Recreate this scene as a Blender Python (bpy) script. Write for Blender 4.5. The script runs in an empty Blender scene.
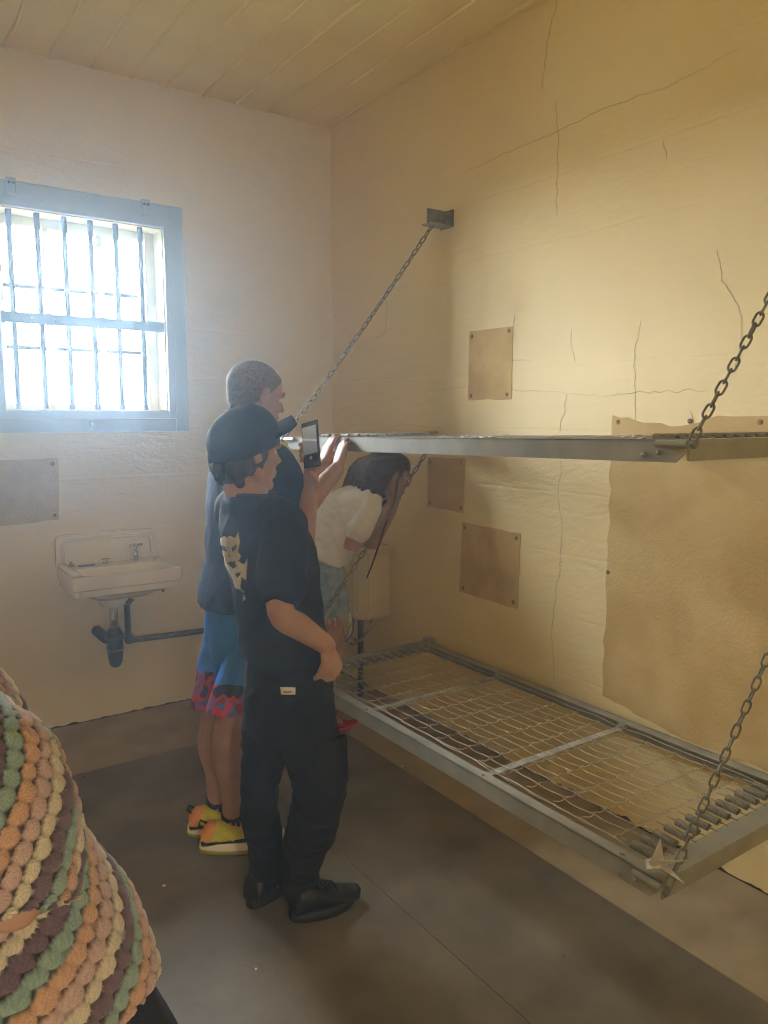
import bpy, bmesh, math, random
from mathutils import Vector, Matrix, noise
from mathutils.bvhtree import BVHTree
random.seed(7)
S = bpy.context.scene
C = S.collection

# ------------------------------------------------------------------ camera
FPX, YAW, PITCH, CAMH = 762.6, math.radians(34.64), math.radians(7.01), 1.5
cam_d = bpy.data.cameras.new('camera')
cam = bpy.data.objects.new('camera', cam_d); C.objects.link(cam)
cam_d.sensor_fit = 'VERTICAL'; cam_d.sensor_height = 36.0; cam_d.lens = FPX/1024*36.0
cam_d.clip_start = 0.02
cam.location = (0, 0, CAMH)
cam.rotation_euler = (math.pi/2-PITCH, math.radians(-0.08), -YAW)
S.camera = cam

# ------------------------------------------------------------------ world, daylight, exposure
world = bpy.data.worlds.new('overcast_sky'); S.world = world; world.use_nodes = True
wn = world.node_tree.nodes; wl = world.node_tree.links
bg = wn['Background']
bg.inputs['Color'].default_value = (0.89, 0.945, 1.0, 1)
bg.inputs['Strength'].default_value = 75.0
S.view_settings.view_transform = 'Standard'; S.view_settings.look = 'None'
S.view_settings.gamma = 1.0; S.view_settings.use_curve_mapping = False
S.view_settings.exposure = 0.68
S.cycles.max_bounces = 10; S.cycles.diffuse_bounces = 8; S.cycles.transparent_max_bounces = 12
S.cycles.sample_clamp_indirect = 6.0
S.cycles.pixel_filter_type = 'BOX'; S.cycles.filter_width = 1.0

XR, YB, ZC = 2.286, 3.832, 3.097        # right wall, window wall, ceiling
XL, YF = -1.15, -1.3                    # left wall, door wall
WX0, WX1, WZ0, WZ1 = 0.568, 1.318, 1.534, 2.428   # window opening
def portal(name, loc, rot, sx, sy):
    l = bpy.data.lights.new(name, 'AREA'); l.shape = 'RECTANGLE'; l.size = sx; l.size_y = sy
    l.cycles.is_portal = True
    o = bpy.data.objects.new(name, l); C.objects.link(o); o.location = loc; o.rotation_euler = rot
portal('window_daylight', ((WX0+WX1)/2, YB+0.24, (WZ0+WZ1)/2), (-math.pi/2, 0, 0), WX1-WX0, WZ1-WZ0)

# ------------------------------------------------------------------ measuring helpers (photo pixel + true distance -> place)
cy_, sy_, cp_, sp_ = math.cos(YAW), math.sin(YAW), math.cos(PITCH), math.sin(PITCH)
VF = Vector((sy_*cp_, cy_*cp_, -sp_)); VR = Vector((cy_, -sy_, 0)); VU = VR.cross(VF)
CP = Vector((0, 0, CAMH))
def ray(x, y): return VF + VR*((x-384)/FPX) - VU*((y-512)/FPX)
def K(x, y, d): return CP + ray(x, y)*d
def ON(x, y, ax, v):
    r = ray(x, y); return CP + r*((v-CP[ax])/r[ax])
def RW(x, y): return ON(x, y, 0, XR)
def BW(x, y): return ON(x, y, 1, YB)
def FL(x, y): return ON(x, y, 2, 0)

# ------------------------------------------------------------------ materials
def lin(c):
    return tuple(((v/255)/12.92 if v/255 <= .04045 else ((v/255+.055)/1.055)**2.4) for v in c)
def mat(name, rgb, rough=.6, metal=0., rgb2=None, nscale=6., bump=0., bscale=60., spec=.5, stretch=(1,1,1), contrast=(.35,.65), coat=0.):
    m = bpy.data.materials.new(name); m.use_nodes = True
    n, l = m.node_tree.nodes, m.node_tree.links; b = n['Principled BSDF']
    a = lin(rgb); b.inputs['Roughness'].default_value = rough; b.inputs['Metallic'].default_value = metal
    b.inputs['Specular IOR Level'].default_value = spec; b.inputs['Coat Weight'].default_value = coat
    tc = n.new('ShaderNodeTexCoord'); mp = n.new('ShaderNodeMapping'); mp.inputs['Scale'].default_value = stretch
    l.new(tc.outputs['Object'], mp.inputs['Vector'])
    if rgb2 is None: rgb2 = tuple(max(0, v*.88) for v in rgb)
    c2 = lin(rgb2)
    nz = n.new('ShaderNodeTexNoise'); nz.inputs['Scale'].default_value = nscale; nz.inputs['Detail'].default_value = 6
    l.new(mp.outputs['Vector'], nz.inputs['Vector'])
    rp = n.new('ShaderNodeValToRGB'); rp.color_ramp.elements[0].position = contrast[0]; rp.color_ramp.elements[1].position = contrast[1]
    rp.color_ramp.elements[0].color = (*c2, 1); rp.color_ramp.elements[1].color = (*a, 1)
    l.new(nz.outputs['Fac'], rp.inputs['Fac']); l.new(rp.outputs['Color'], b.inputs['Base Color'])
    if bump:
        nb = n.new('ShaderNodeTexNoise'); nb.inputs['Scale'].default_value = bscale; nb.inputs['Detail'].default_value = 4
        l.new(mp.outputs['Vector'], nb.inputs['Vector'])
        bp = n.new('ShaderNodeBump'); bp.inputs['Strength'].default_value = bump; bp.inputs['Distance'].default_value = .01
        l.new(nb.outputs['Fac'], bp.inputs['Height']); l.new(bp.outputs['Normal'], b.inputs['Normal'])
    return m

def wall_mat(name, rgb, rgb2, lines=0.245):
    """painted, board-marked concrete: two noise octaves plus faint horizontal form-board ridges"""
    m = mat(name, rgb, .55, rgb2=rgb2, nscale=1.6, spec=.35)
    n, l = m.node_tree.nodes, m.node_tree.links; b = n['Principled BSDF']
    tc = [x for x in n if x.type == 'TEX_COORD'][0]
    sp = n.new('ShaderNodeSeparateXYZ'); l.new(tc.outputs['Object'], sp.inputs[0])
    wob = n.new('ShaderNodeTexNoise'); wob.inputs['Scale'].default_value = 2.2; l.new(tc.outputs['Object'], wob.inputs['Vector'])
    ma = n.new('ShaderNodeMath'); ma.operation = 'MULTIPLY_ADD'; ma.inputs[1].default_value = .03
    l.new(wob.outputs['Fac'], ma.inputs[0]); l.new(sp.outputs['Z'], ma.inputs[2])
    dv = n.new('ShaderNodeMath'); dv.operation = 'DIVIDE'; dv.inputs[1].default_value = lines; l.new(ma.outputs[0], dv.inputs[0])
    fr = n.new('ShaderNodeMath'); fr.operation = 'FRACT'; l.new(dv.outputs[0], fr.inputs[0])
    pp = n.new('ShaderNodeMath'); pp.operation = 'PINGPONG'; pp.inputs[1].default_value = .5; l.new(fr.outputs[0], pp.inputs[0])
    sm = n.new('ShaderNodeMapRange'); sm.inputs[1].default_value = 0; sm.inputs[2].default_value = .035; sm.inputs[3].default_value = 0; sm.inputs[4].default_value = .12
    l.new(pp.outputs[0], sm.inputs[0])
    mp = n.new('ShaderNodeMapping'); mp.inputs['Scale'].default_value = (1, 1, 2.6); l.new(tc.outputs['Object'], mp.inputs['Vector'])
    n1 = n.new('ShaderNodeTexNoise'); n1.inputs['Scale'].default_value = 5; n1.inputs['Detail'].default_value = 8; n1.inputs['Roughness'].default_value = .62
    n1.inputs['Distortion'].default_value = .5
    l.new(mp.outputs['Vector'], n1.inputs['Vector'])
    n2 = n.new('ShaderNodeTexNoise'); n2.inputs['Scale'].default_value = 90; n2.inputs['Detail'].default_value = 3; l.new(tc.outputs['Object'], n2.inputs['Vector'])
    a1 = n.new('ShaderNodeMath'); a1.operation = 'MULTIPLY_ADD'; a1.inputs[1].default_value = 1.0; l.new(n1.outputs['Fac'], a1.inputs[0]); l.new(sm.outputs[0], a1.inputs[2])
    a2 = n.new('ShaderNodeMath'); a2.operation = 'MULTIPLY_ADD'; a2.inputs[1].default_value = .12; l.new(n2.outputs['Fac'], a2.inputs[0]); l.new(a1.outputs[0], a2.inputs[2])
    bp = n.new('ShaderNodeBump'); bp.inputs['Strength'].default_value = .36; bp.inputs['Distance'].default_value = .018
    l.new(a2.outputs[0], bp.inputs['Height']); l.new(bp.outputs['Normal'], b.inputs['Normal'])
    return m

M = {}
M['wall'] = wall_mat('cream_wall_paint', (244, 228, 180), (238, 219, 166))
M['wall_back'] = wall_mat('glare_paled_wall_paint', (240, 232, 210), (233, 224, 200))  # same cream as the other walls, paled in colour for the window glare
M['ceiling'] = mat('cream_ceiling_paint', (248, 232, 178), .5, rgb2=(243, 224, 166), nscale=3, bump=.25, bscale=25)
M['plaster'] = mat('bare_tan_plaster', (218, 194, 140), .9, rgb2=(200, 172, 116), nscale=5, bump=.2, bscale=90)
M['plaster_dk'] = mat('bare_brown_plaster', (216, 191, 138), .9, rgb2=(198, 170, 116), nscale=9, bump=.25, bscale=70)
M['plaster_gr'] = mat('bare_grey_plaster', (210, 202, 182), .9, rgb2=(194, 184, 162), nscale=8, bump=.25, bscale=70)
M['crack'] = mat('crack_shadow', (122, 96, 56), .95, rgb2=(92, 72, 42), nscale=40)
M['dirt'] = mat('peeled_paint_dirt', (74, 62, 46), .95, rgb2=(44, 36, 26), nscale=60)
M['screw'] = mat('painted_over_screw', (166, 142, 100), .7, rgb2=(120, 100, 70), nscale=90)
M['floor'] = mat('dark_painted_concrete', (124, 116, 102), .56, rgb2=(96, 89, 77), nscale=4.5, bump=.12, bscale=45, contrast=(.3, .7))
M['strip'] = mat('bare_concrete', (172, 158, 130), .75, rgb2=(146, 132, 106), nscale=5, bump=.25, bscale=40, contrast=(.3, .7))
M['steel'] = mat('grey_painted_steel', (162, 163, 154), .30, rgb2=(144, 145, 137), nscale=12, bump=.06, bscale=120)
M['strap'] = mat('light_steel_strap', (196, 194, 182), .4, .1, rgb2=(150, 148, 138), nscale=20)
M['wire'] = mat('galvanised_wire', (206, 200, 184), .35, .15, rgb2=(176, 170, 152), nscale=80)
M['spring'] = mat('spring_steel', (164, 163, 152), .4, .1, rgb2=(136, 134, 124), nscale=50)
M['chain'] = mat('galvanised_chain', (140, 140, 132), .38, .2, rgb2=(110, 109, 101), nscale=60)
M['porcelain'] = mat('old_white_porcelain', (242, 239, 228), .18, rgb2=(234, 230, 216), nscale=4, coat=.4)
M['chrome'] = mat('worn_chrome', (205, 205, 202), .15, 1., rgb2=(170, 170, 166), nscale=20)
M['blackpipe'] = mat('black_plastic_pipe', (36, 36, 38), .4)
M['greypipe'] = mat('grey_metal_pipe', (112, 110, 104), .45, .5, rgb2=(84, 82, 76), nscale=20)
M['frame_paint'] = mat('glare_tinted_window_paint', (172, 194, 228), .45, rgb2=(164, 186, 222), nscale=6)  # blue cast of the lens glare put into the frame colour
M['bar_paint'] = mat('blue_grey_bar_paint', (112, 128, 152), .45, rgb2=(102, 118, 142), nscale=20)
M['sash'] = mat('cream_sash_paint', (228, 218, 184), .5)
M['cistern'] = mat('cream_enamel', (226, 216, 184), .25, rgb2=(218, 206, 172), nscale=4, coat=.3)
M['paper'] = mat('white_paper', (246, 243, 234), .8, rgb2=(240, 236, 226))
M['black_plastic'] = mat('black_phone_shell', (24, 25, 28), .3)
def glass_mat():
    m = bpy.data.materials.new('window_glass'); m.use_nodes = True; n, l = m.node_tree.nodes, m.node_tree.links
    n.remove(n['Principled BSDF']); out = n['Material Output']
    t = n.new('ShaderNodeBsdfTransparent'); t.inputs[0].default_value = (.97, .98, .98, 1)
    g = n.new('ShaderNodeBsdfGlossy'); g.inputs['Roughness'].default_value = .03
    fz = n.new('ShaderNodeFresnel'); fz.inputs[0].default_value = 1.45
    mx = n.new('ShaderNodeMixShader'); l.new(fz.outputs[0], mx.inputs[0]); l.new(t.outputs[0], mx.inputs[1]); l.new(g.outputs[0], mx.inputs[2])
    l.new(mx.outputs[0], out.inputs[0]); return m
M['glass'] = glass_mat()

# ------------------------------------------------------------------ object helpers
def to_mesh(bm, name, smooth=False):
    me = bpy.data.meshes.new(name); bmesh.ops.recalc_face_normals(bm, faces=bm.faces[:])
    bm.to_mesh(me); bm.free()
    if smooth: me.shade_smooth()
    return me
def link(o, parent=None):
    C.objects.link(o)
    if parent is not None:
        o.parent = parent
        if parent.type == 'EMPTY' and parent.get('world_space'):
            o.matrix_parent_inverse = Matrix.Translation(parent.location).inverted()
    return o
def obj(name, me, m, parent=None, smooth=False):
    if isinstance(me, bmesh.types.BMesh): me = to_mesh(me, name, smooth)
    if m is not None and not len(me.materials): me.materials.append(m)
    return link(bpy.data.objects.new(name, me), parent)
def tag(o, label, cat, group=None):
    o['label'] = label; o['category'] = cat
    if group: o['group'] = group
    return o
def thing(name, label, cat, loc=(0, 0, 0), group=None, ws=True):
    o = bpy.data.objects.new(name, None); C.objects.link(o); o.location = loc; o.empty_display_size = .1
    if ws: o['world_space'] = 1     # parts are modelled in room coordinates
    return tag(o, label, cat, group)
def struct(name, bm, m, parent=None, smooth=False):
    o = obj(name, bm, m, parent, smooth)
    if parent is None: o['kind'] = 'structure'
    return o
def box(bm, x0, y0, z0, x1, y1, z1, bev=0.):
    r = bmesh.ops.create_cube(bm, size=1, matrix=Matrix.Translation(((x0+x1)/2, (y0+y1)/2, (z0+z1)/2)) @ Matrix.Diagonal((x1-x0, y1-y0, z1-z0, 1)))
    if bev:
        es = list({e for v in r['verts'] for e in v.link_edges})
        bmesh.ops.bevel(bm, geom=es, offset=bev, segments=2, affect='EDGES', profile=.6)
def BM(): return bmesh.new()
def frame_at(d, ref=Vector((0, 0, 1))):
    d = d.normalized(); 
    if abs(d.dot(ref)) > .96: ref = Vector((1, 0, 0)) if abs(d.x) < .9 else Vector((0, 1, 0))
    a = ref.cross(d).normalized(); return a, d.cross(a)
def rings(bm, rs, cap=True, close=False):
    vs = [[bm.verts.new(p) for p in r] for r in rs]
    n = len(vs[0]); k = len(vs)
    for i in range(k if close else k-1):
        a, b = vs[i], vs[(i+1) % k]
        for j in range(n):
            bm.faces.new((a[j], a[(j+1) % n], b[(j+1) % n], b[j]))
    if cap and not close:
        bm.faces.new(vs[0][::-1]); bm.faces.new(vs[-1])
    return vs
def tube(bm, pts, r, seg=8, close=False, cap=True):
    pts = [Vector(p) for p in pts]; n = len(pts); rr = r if isinstance(r, (list, tuple)) else [r]*n
    out = []; prev = None
    for i, p in enumerate(pts):
        if close: d = pts[(i+1) % n]-pts[i-1]
        else: d = pts[min(i+1, n-1)]-pts[max(i-1, 0)]
        d.normalize()
        if prev is None: a, b = frame_at(d)
        else:
            a = prev-d*prev.dot(d); a.normalize(); b = d.cross(a)
        prev = a
        out.append([p+(a*math.cos(t*2*math.pi/seg)+b*math.sin(t*2*math.pi/seg))*rr[i] for t in range(seg)])
    rings(bm, out, cap, close)
def limb(bm, pts, r, seg=14):
    """tapered limb with rounded ends, radii given per joint"""
    pts = [Vector(p) for p in pts]; r = list(r)
    d0 = (pts[0]-pts[1]).normalized(); d1 = (pts[-1]-pts[-2]).normalized()
    a = [pts[0]+d0*r[0]*k for k in (.95, .7)]; b = [pts[-1]+d1*r[-1]*k for k in (.7, .95)]
    # resample with a Catmull-Rom curve so joints bend softly
    P = []; R = []
    n = len(pts)
    for i in range(n-1):
        p0, p1, p2, p3 = pts[max(i-1, 0)], pts[i], pts[i+1], pts[min(i+2, n-1)]
        for k in range(4):
            t = k/4
            P.append(.5*((2*p1)+(p2-p0)*t+(2*p0-5*p1+4*p2-p3)*t*t+(3*p1-p0-3*p2+p3)*t**3)); R.append(r[i]+(r[i+1]-r[i])*t)
    P.append(pts[-1]); R.append(r[-1])
    tube(bm, a+P+b, [r[0]*.3, r[0]*.72]+R+[r[-1]*.72, r[-1]*.3], seg)
def ell(bm, c, rad, rot=None, seg=16):
    mt = Matrix.Translation(Vector(c)) @ (rot.to_4x4() if rot is not None else Matrix.Identity(4)) @ Matrix.Diagonal((*rad, 1))
    bmesh.ops.create_uvsphere(bm, u_segments=seg, v_segments=seg//2+2, radius=1, matrix=mt)
def loft(bm, secs, seg=28, power=2.4):
    """closed elliptical loft: (centre, axis_a, radius_a, axis_b, radius_b) per section"""
    out = []
    for c, a, ra, b, rb in secs:
        ring = []
        for t in range(seg):
            x = math.cos(2*math.pi*t/seg); y = math.sin(2*math.pi*t/seg); e = 2/power
            ring.append(Vector(c)+Vector(a)*ra*math.copysign(abs(x)**e, x)+Vector(b)*rb*math.copysign(abs(y)**e, y))
        out.append(ring)
    rings(bm, out)
def lathe(bm, prof, c, seg=24, axis='Z'):
    out = []
    for r, z in prof:
        ring = []
        for t in range(seg):
            x, y = r*math.cos(2*math.pi*t/seg), r*math.sin(2*math.pi*t/seg)
            ring.append(Vector(c)+(Vector((x, y, z)) if axis == 'Z' else Vector((x, z, y)) if axis == 'Y' else Vector((z, x, y))))
        out.append(ring)
    rings(bm, out)
def organic(name, bm, voxel, smooth=3, factor=.5):
    """melt overlapping closed shapes into one continuous skin"""
    me = to_mesh(bm, name); o = bpy.data.objects.new(name, me); C.objects.link(o)
    r = o.modifiers.new('r', 'REMESH'); r.mode = 'VOXEL'; r.voxel_size = voxel; r.use_smooth_shade = True
    if smooth:
        s = o.modifiers.new('s', 'SMOOTH'); s.iterations = smooth; s.factor = factor
    dg = bpy.context.evaluated_depsgraph_get()
    res = bpy.data.meshes.new_from_object(o.evaluated_get(dg)); res.name = name
    bpy.data.objects.remove(o); bpy.data.meshes.remove(me)
    res.shade_smooth(); return res
def folds(me, amp, freq, stretch=(1, 1, 1), seed=0, fine=.25):
    """cloth folds: push the surface in and out along its normals"""
    st = Vector(stretch)
    ns = [v.normal.copy() for v in me.vertices]
    for v, n_ in zip(me.vertices, ns):
        q = Vector((v.co.x*st.x, v.co.y*st.y, v.co.z*st.z))*freq+Vector((seed*3.1, seed*1.7, seed))
        w = noise.noise(q); h = 1-2*abs(noise.noise(q*1.9+Vector((5, 1, 2))))
        v.co += n_*amp*(w*.7+h*.5+fine*noise.noise(q*4.3))
    me.update()

# ================================================================== THE ROOM
T = .2
# floor: dark painted centre, bare concrete margins along the walls, one saw-cut joint
SX, SY = 1.845, 3.268
JX = 1.287
floor_bm = BM(); box(floor_bm, XL-T, YF-2.4, -.12, XR+T, YB+T, -.012)
floor = struct('floor', floor_bm, M['strip'])
def slab(x0, y0, x1, y1, m, name, z=0.0):
    b = BM(); box(b, x0, y0, -.02, x1, y1, z); return obj(name, b, m, floor)
slab(XL, YF-2.4, JX-.003, SY, M['floor'], 'painted_slab')
slab(JX+.003, YF-2.4, SX, SY, M['floor'], 'painted_slab')
slab(SX, YF-2.4, XR, YB, M['strip'], 'bare_margin', -.001)
slab(XL, SY, SX, YB, M['strip'], 'bare_margin', -.001)
j_bm = BM(); box(j_bm, JX-.003, YF-2.4, -.02, JX+.003, SY, -.004); obj('joint_filler', j_bm, mat('pale_joint_filler', (150, 140, 118), .9), floor)

# window wall, with a real opening
b = BM()
box(b, XL-T, YB, 0, WX0, YB+T, ZC+.1); box(b, WX1, YB, 0, XR+T, YB+T, ZC+.1)
box(b, WX0, YB, 0, WX1, YB+T, WZ0); box(b, WX0, YB, WZ1, WX1, YB+T, ZC+.1)
wall_back = struct('wall_back', b, M['wall_back'])
b = BM(); box(b, XR, YF-T, 0, XR+T, YB, ZC+.1); wall_right = struct('wall_right', b, M['wall'])
b = BM(); box(b, XL-T, YF-T, 0, XL, YB, ZC+.1); wall_left = struct('wall_left', b, M['wall'])
b = BM()
box(b, XL, YF-T, 0, -.9, YF, ZC+.1); box(b, .2, YF-T, 0, XR, YF, ZC+.1); box(b, -.9, YF-T, 2.1, .2, YF, ZC+.1)
wall_front = struct('wall_front', b, M['wall'])
# unseen corridor added to cut doorway light, with an added lamp for fill
b = BM(); CY = YF-T-2.0
box(b, XL-T, CY-T, 0, XR+T, CY, 2.6); box(b, XL-T-.1, CY, 0, XL-T, YF-T, 2.6); box(b, XR+T, CY, 0, XR+T+.1, YF-T, 2.6); box(b, XL-T, CY, 2.5, XR+T, YF-T, 2.6)
struct('wall_added_corridor', b, M['wall'])
lamp = thing('ceiling_lamp', 'unseen round fill lamp added in the corridor behind the camera', 'lamp', (-.3, YF-1.1, 2.5))
b = BM(); lathe(b, [(.0001, 2.499), (.16, 2.499), (.17, 2.48), (.16, 2.47), (.0001, 2.47)], (-.3, YF-1.1, 0), 24); obj('fill_lamp_base', b, M['steel'], lamp)
ll = bpy.data.lights.new('fill_light', 'AREA'); ll.shape = 'DISK'; ll.size = .3; ll.energy = 60; ll.color = (1, .93, .82)
lo = bpy.data.objects.new('fill_light', ll); C.objects.link(lo); lo.location = (-.3, YF-1.1, 2.46)
# ground outside, a storey below
b = BM(); box(b, -60, YB+T+.02, -3.2, 60, 120, -3.0); struct('terrain', b, mat('pale_dry_ground', (222, 216, 198), .9, rgb2=(206, 200, 180), nscale=.2))
# ceiling: board-formed, each board its own piece
b = BM(); box(b, XL-T, YF-T, ZC+.012, XR+T, YB+T, ZC+.2); ceiling = struct('ceiling', b, M['ceiling'])
x = 2.26+.0; i = 0
edges = [XR]
while x > XL: edges.append(x); x -= .1785
edges.append(XL)
for i in range(len(edges)-1):
    x1, x0 = edges[i], edges[i+1]
    if x1-x0 < .01: continue
    dz = random.uniform(-.0012, .0012)
    b = BM(); box(b, x0+.0004, YF, ZC+dz, x1-.0004, YB, ZC+.02); obj('ceiling_board', b, M['ceiling'], ceiling)
    if i:
        # a seam of concrete that squeezed out between the boards
        rag = [Vector((x1+random.uniform(-.004, .004), YF+(YB-YF)*k/60, ZC+.001)) for k in range(61)]
        b = BM(); tube(b, rag, [.006+.014*abs(noise.noise(Vector((i*3.3, k*.16, 0)))) for k in range(61)], 6); obj('seam_ridge', b, M['ceiling'], ceiling, True)

# patches of bare plaster where plates were once fixed: thin ragged panels with old screw heads
def patch(parent, pts, axis, m, screws=(), n=14, rag=.006, name='plaster_patch', th=.0025):
    """pts: corners on the wall, in order; axis 0 = right wall, 1 = window wall"""
    nn = Vector((-1, 0, 0)) if axis == 0 else Vector((0, -1, 0))
    pts = [Vector(p) for p in pts]; loop = []
    for k in range(len(pts)):
        a, c = pts[k], pts[(k+1) % len(pts)]; L = (c-a).length; d = (c-a)/L; side = nn.cross(d)
        m_ = max(3, int(L/.03))
        for q in range(m_):
            w = noise.noise(Vector((k*7.7, q*.55, pts[0].y*3)))*rag*(0 if q == 0 else 1)
            loop.append(a+d*L*q/m_+side*w)
    b = BM(); v0 = [b.verts.new(p) for p in loop]; v1 = [b.verts.new(p+nn*th) for p in loop]
    b.faces.new(v1); k = len(loop)
    for q in range(k): b.faces.new((v0[q], v0[(q+1) % k], v1[(q+1) % k], v1[q]))
    o = obj(name, b, m, parent)
    for s in screws:
        b = BM(); lathe(b, [(.0001, 0), (.009, 0), (.008, .002), (.004, .003), (.0001, .003)], Vector(s)+nn*th, 12, 'X' if axis == 0 else 'Y')
        if axis in (0, 1): bmesh.ops.transform(b, matrix=Matrix.Translation(Vector(s)+nn*th) @ Matrix.Diagonal((-1 if axis == 0 else 1, -1 if axis == 1 else 1, 1, 1)) @ Matrix.Translation(-(Vector(s)+nn*th)), verts=b.verts[:])
        obj('screw_head', b, M['screw'], o)
    return o
R3 = lambda y, z: Vector((XR, y, z))
patch(wall_right, [R3(2.637, 1.885), R3(2.364, 1.88), R3(2.366, 1.58), R3(2.640, 1.581)], 0, M['plaster_dk'], [R3(2.62, 1.86), R3(2.385, 1.865), R3(2.39, 1.6), R3(2.62, 1.6)])
patch(wall_right, [R3(2.932, 1.312), R3(2.653, 1.318), R3(2.658, 1.066), R3(2.93, 1.073)], 0, M['plaster'], [R3(2.91, 1.29), R3(2.68, 1.295), R3(2.68, 1.09), R3(2.91, 1.095)])
patch(wall_right, [R3(2.668, 1.024), R3(2.291, 1.018), R3(2.30, .69), R3(2.682, .692)], 0, M['plaster_dk'], [R3(2.65, 1.0), R3(2.315, .995), R3(2.325, .715), R3(2.655, .715)])
patch(wall_right, [R3(1.836, 1.512), R3(1.70, 1.485), R3(1.56, 1.475), R3(1.42, 1.51), R3(1.2, 1.512), R3(.75, 1.5), R3(.75, .40), R3(1.2, .402), R3(1.5, .405), R3(1.836, .45)], 0, M['plaster'],
      [R3(1.81, 1.487), R3(1.52, 1.492), R3(1.28, 1.49), R3(1.83, .93)], rag=.014)
patch(wall_back, [Vector((.35, YB, 1.31)), Vector((.35, YB, 1.0)), Vector((.772, YB, 1.02)), Vector((.781, YB, 1.311))], 1, M['plaster_gr'], [Vector((.755, YB, 1.285)), Vector((.752, YB, 1.04))])

# cracks: thin dark ragged grooves
def crack(parent, px, axis, w=.0022, off=.0004):
    f = RW if axis == 0 else BW
    pts = [f(*p) for p in px]; nn = Vector((-1, 0, 0)) if axis == 0 else Vector((0, -1, 0))
    out = []
    for k in range(len(pts)-1):
        L = (pts[k+1]-pts[k]).length; m_ = max(2, int(L/.018))
        for q in range(m_):
            p = pts[k].lerp(pts[k+1], q/m_); j = random.uniform(-1, 1)*.006
            sd = nn.cross((pts[k+1]-pts[k]).normalized()); out.append((p+sd*j, sd))
    out.append((pts[-1], sd))
    b = BM(); n_ = len(out); rs = []
    for q, (p, sd) in enumerate(out):
        ww = w*(.35+.65*math.sin(math.pi*min(1, (q+.6)/n_)))*random.uniform(.5, 1.2); base = p+nn*off
        rs.append([base+sd*ww*.5, base+nn*.0006, base-sd*ww*.5, base-nn*.002])
    rings(b, rs); return obj('crack', b, M['crack'], parent)
CR = [
 ([(557, 0), (548, 35), (541, 90)], .0022), ([(555, 100), (558, 140), (556, 215)], .002), ([(740, 48), (670, 85), (610, 105), (555, 132), (500, 155), (460, 175)], .0016),
 ([(664, 140), (666, 158)], .002), ([(716, 250), (722, 280), (735, 300), (742, 318)], .0024), ([(742, 318), (740, 350), (735, 372)], .0012),
 ([(602, 396), (560, 392), (520, 390), (470, 385), (430, 392)], .0012), ([(708, 389), (680, 391), (640, 392), (602, 396)], .0018),
 ([(570, 330), (575, 362)], .001), ([(640, 320), (634, 360), (636, 410), (634, 430)], .0012), ([(470, 362), (495, 365), (512, 360), (530, 360)], .002), ([(515, 315), (513, 326)], .0016),
 ([(567, 395), (560, 432)], .0014), ([(562, 460), (558, 492), (563, 525), (561, 560), (555, 600), (552, 630), (555, 680)], .0018),
 ([(440, 460), (441, 480), (438, 505)], .0014), ([(488, 585), (496, 575)], .002),
 ([(710, 462), (712, 505), (704, 520), (693, 545), (690, 570), (683, 595), (675, 612), (676, 640), (674, 678)], .003), ([(674, 678), (700, 695), (730, 710), (768, 732)], .0034),
 ([(674, 678), (655, 674), (640, 690), (636, 705)], .002), ([(674, 676), (650, 676), (604, 678)], .0016), ([(754, 520), (754, 560), (748, 600), (735, 630)], .0022), ([(683, 597), (700, 577), (720, 578)], .0016),
 ([(675, 610), (650, 606), (620, 605)], .0014), ([(665, 500), (655, 530), (645, 580), (640, 600)], .0016), ([(668, 680), (660, 700), (658, 715)], .0012), ([(750, 470), (745, 505), (758, 512)], .0014),
 ([(387, 300), (386, 330), (380, 337), (369, 337)], .0014), ([(690, 410), (695, 432)], .0016),
]
for px, w in CR: crack(wall_right, px, 0, w*.85)
crack(wall_back, [(16, 518), (22, 500), (30, 488)], 1, .003)
# dirty, peeling foot of the walls
def foot(parent, p0, p1, nn, m_):
    b = BM(); rs = []; L = (p1-p0).length; n_ = int(L/.012)
    for q in range(n_+1):
        p = p0.lerp(p1, q/n_); h = .004+.014*max(0, noise.noise(p*22))+.010*max(0, noise.noise(p*60+Vector((4, 4, 4))))
        rs.append([p+nn*.0002, p+nn*.002, p+nn*.0015+Vector((0, 0, h)), p+nn*.0002+Vector((0, 0, h))])
    rings(b, rs); obj('peeling_edge', b, m_, parent)
foot(wall_right, Vector((XR, YF, 0)), Vector((XR, YB, 0)), Vector((-1, 0, 0)), M['dirt'])
foot(wall_back, Vector((XL, YB, 0)), Vector((XR, YB, 0)), Vector((0, -1, 0)), M['dirt'])
# small chips of paint on the floor and pits on the wall
for k in range(14):
    p = [FL(*q) for q in [(345, 525)]][0] if 0 else Vector((random.uniform(.2, 2.2), random.uniform(.6, 3.7), 0))
    b = BM(); r = random.uniform(.003, .008)
    vs = [b.verts.new(p+Vector((r*math.cos(t)*random.uniform(.5, 1.2), r*math.sin(t)*random.uniform(.5, 1.2), .0015))) for t in (0, 1.2, 2.4, 3.6, 5)]
    vl = [b.verts.new(v.co-Vector((0, 0, .002))) for v in vs]; b.faces.new(vs)
    for q in range(5): b.faces.new((vl[q], vl[(q+1) % 5], vs[(q+1) % 5], vs[q]))
    obj('paint_chip', b, M['paper'] if k % 3 else M['dirt'], floor)

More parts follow.
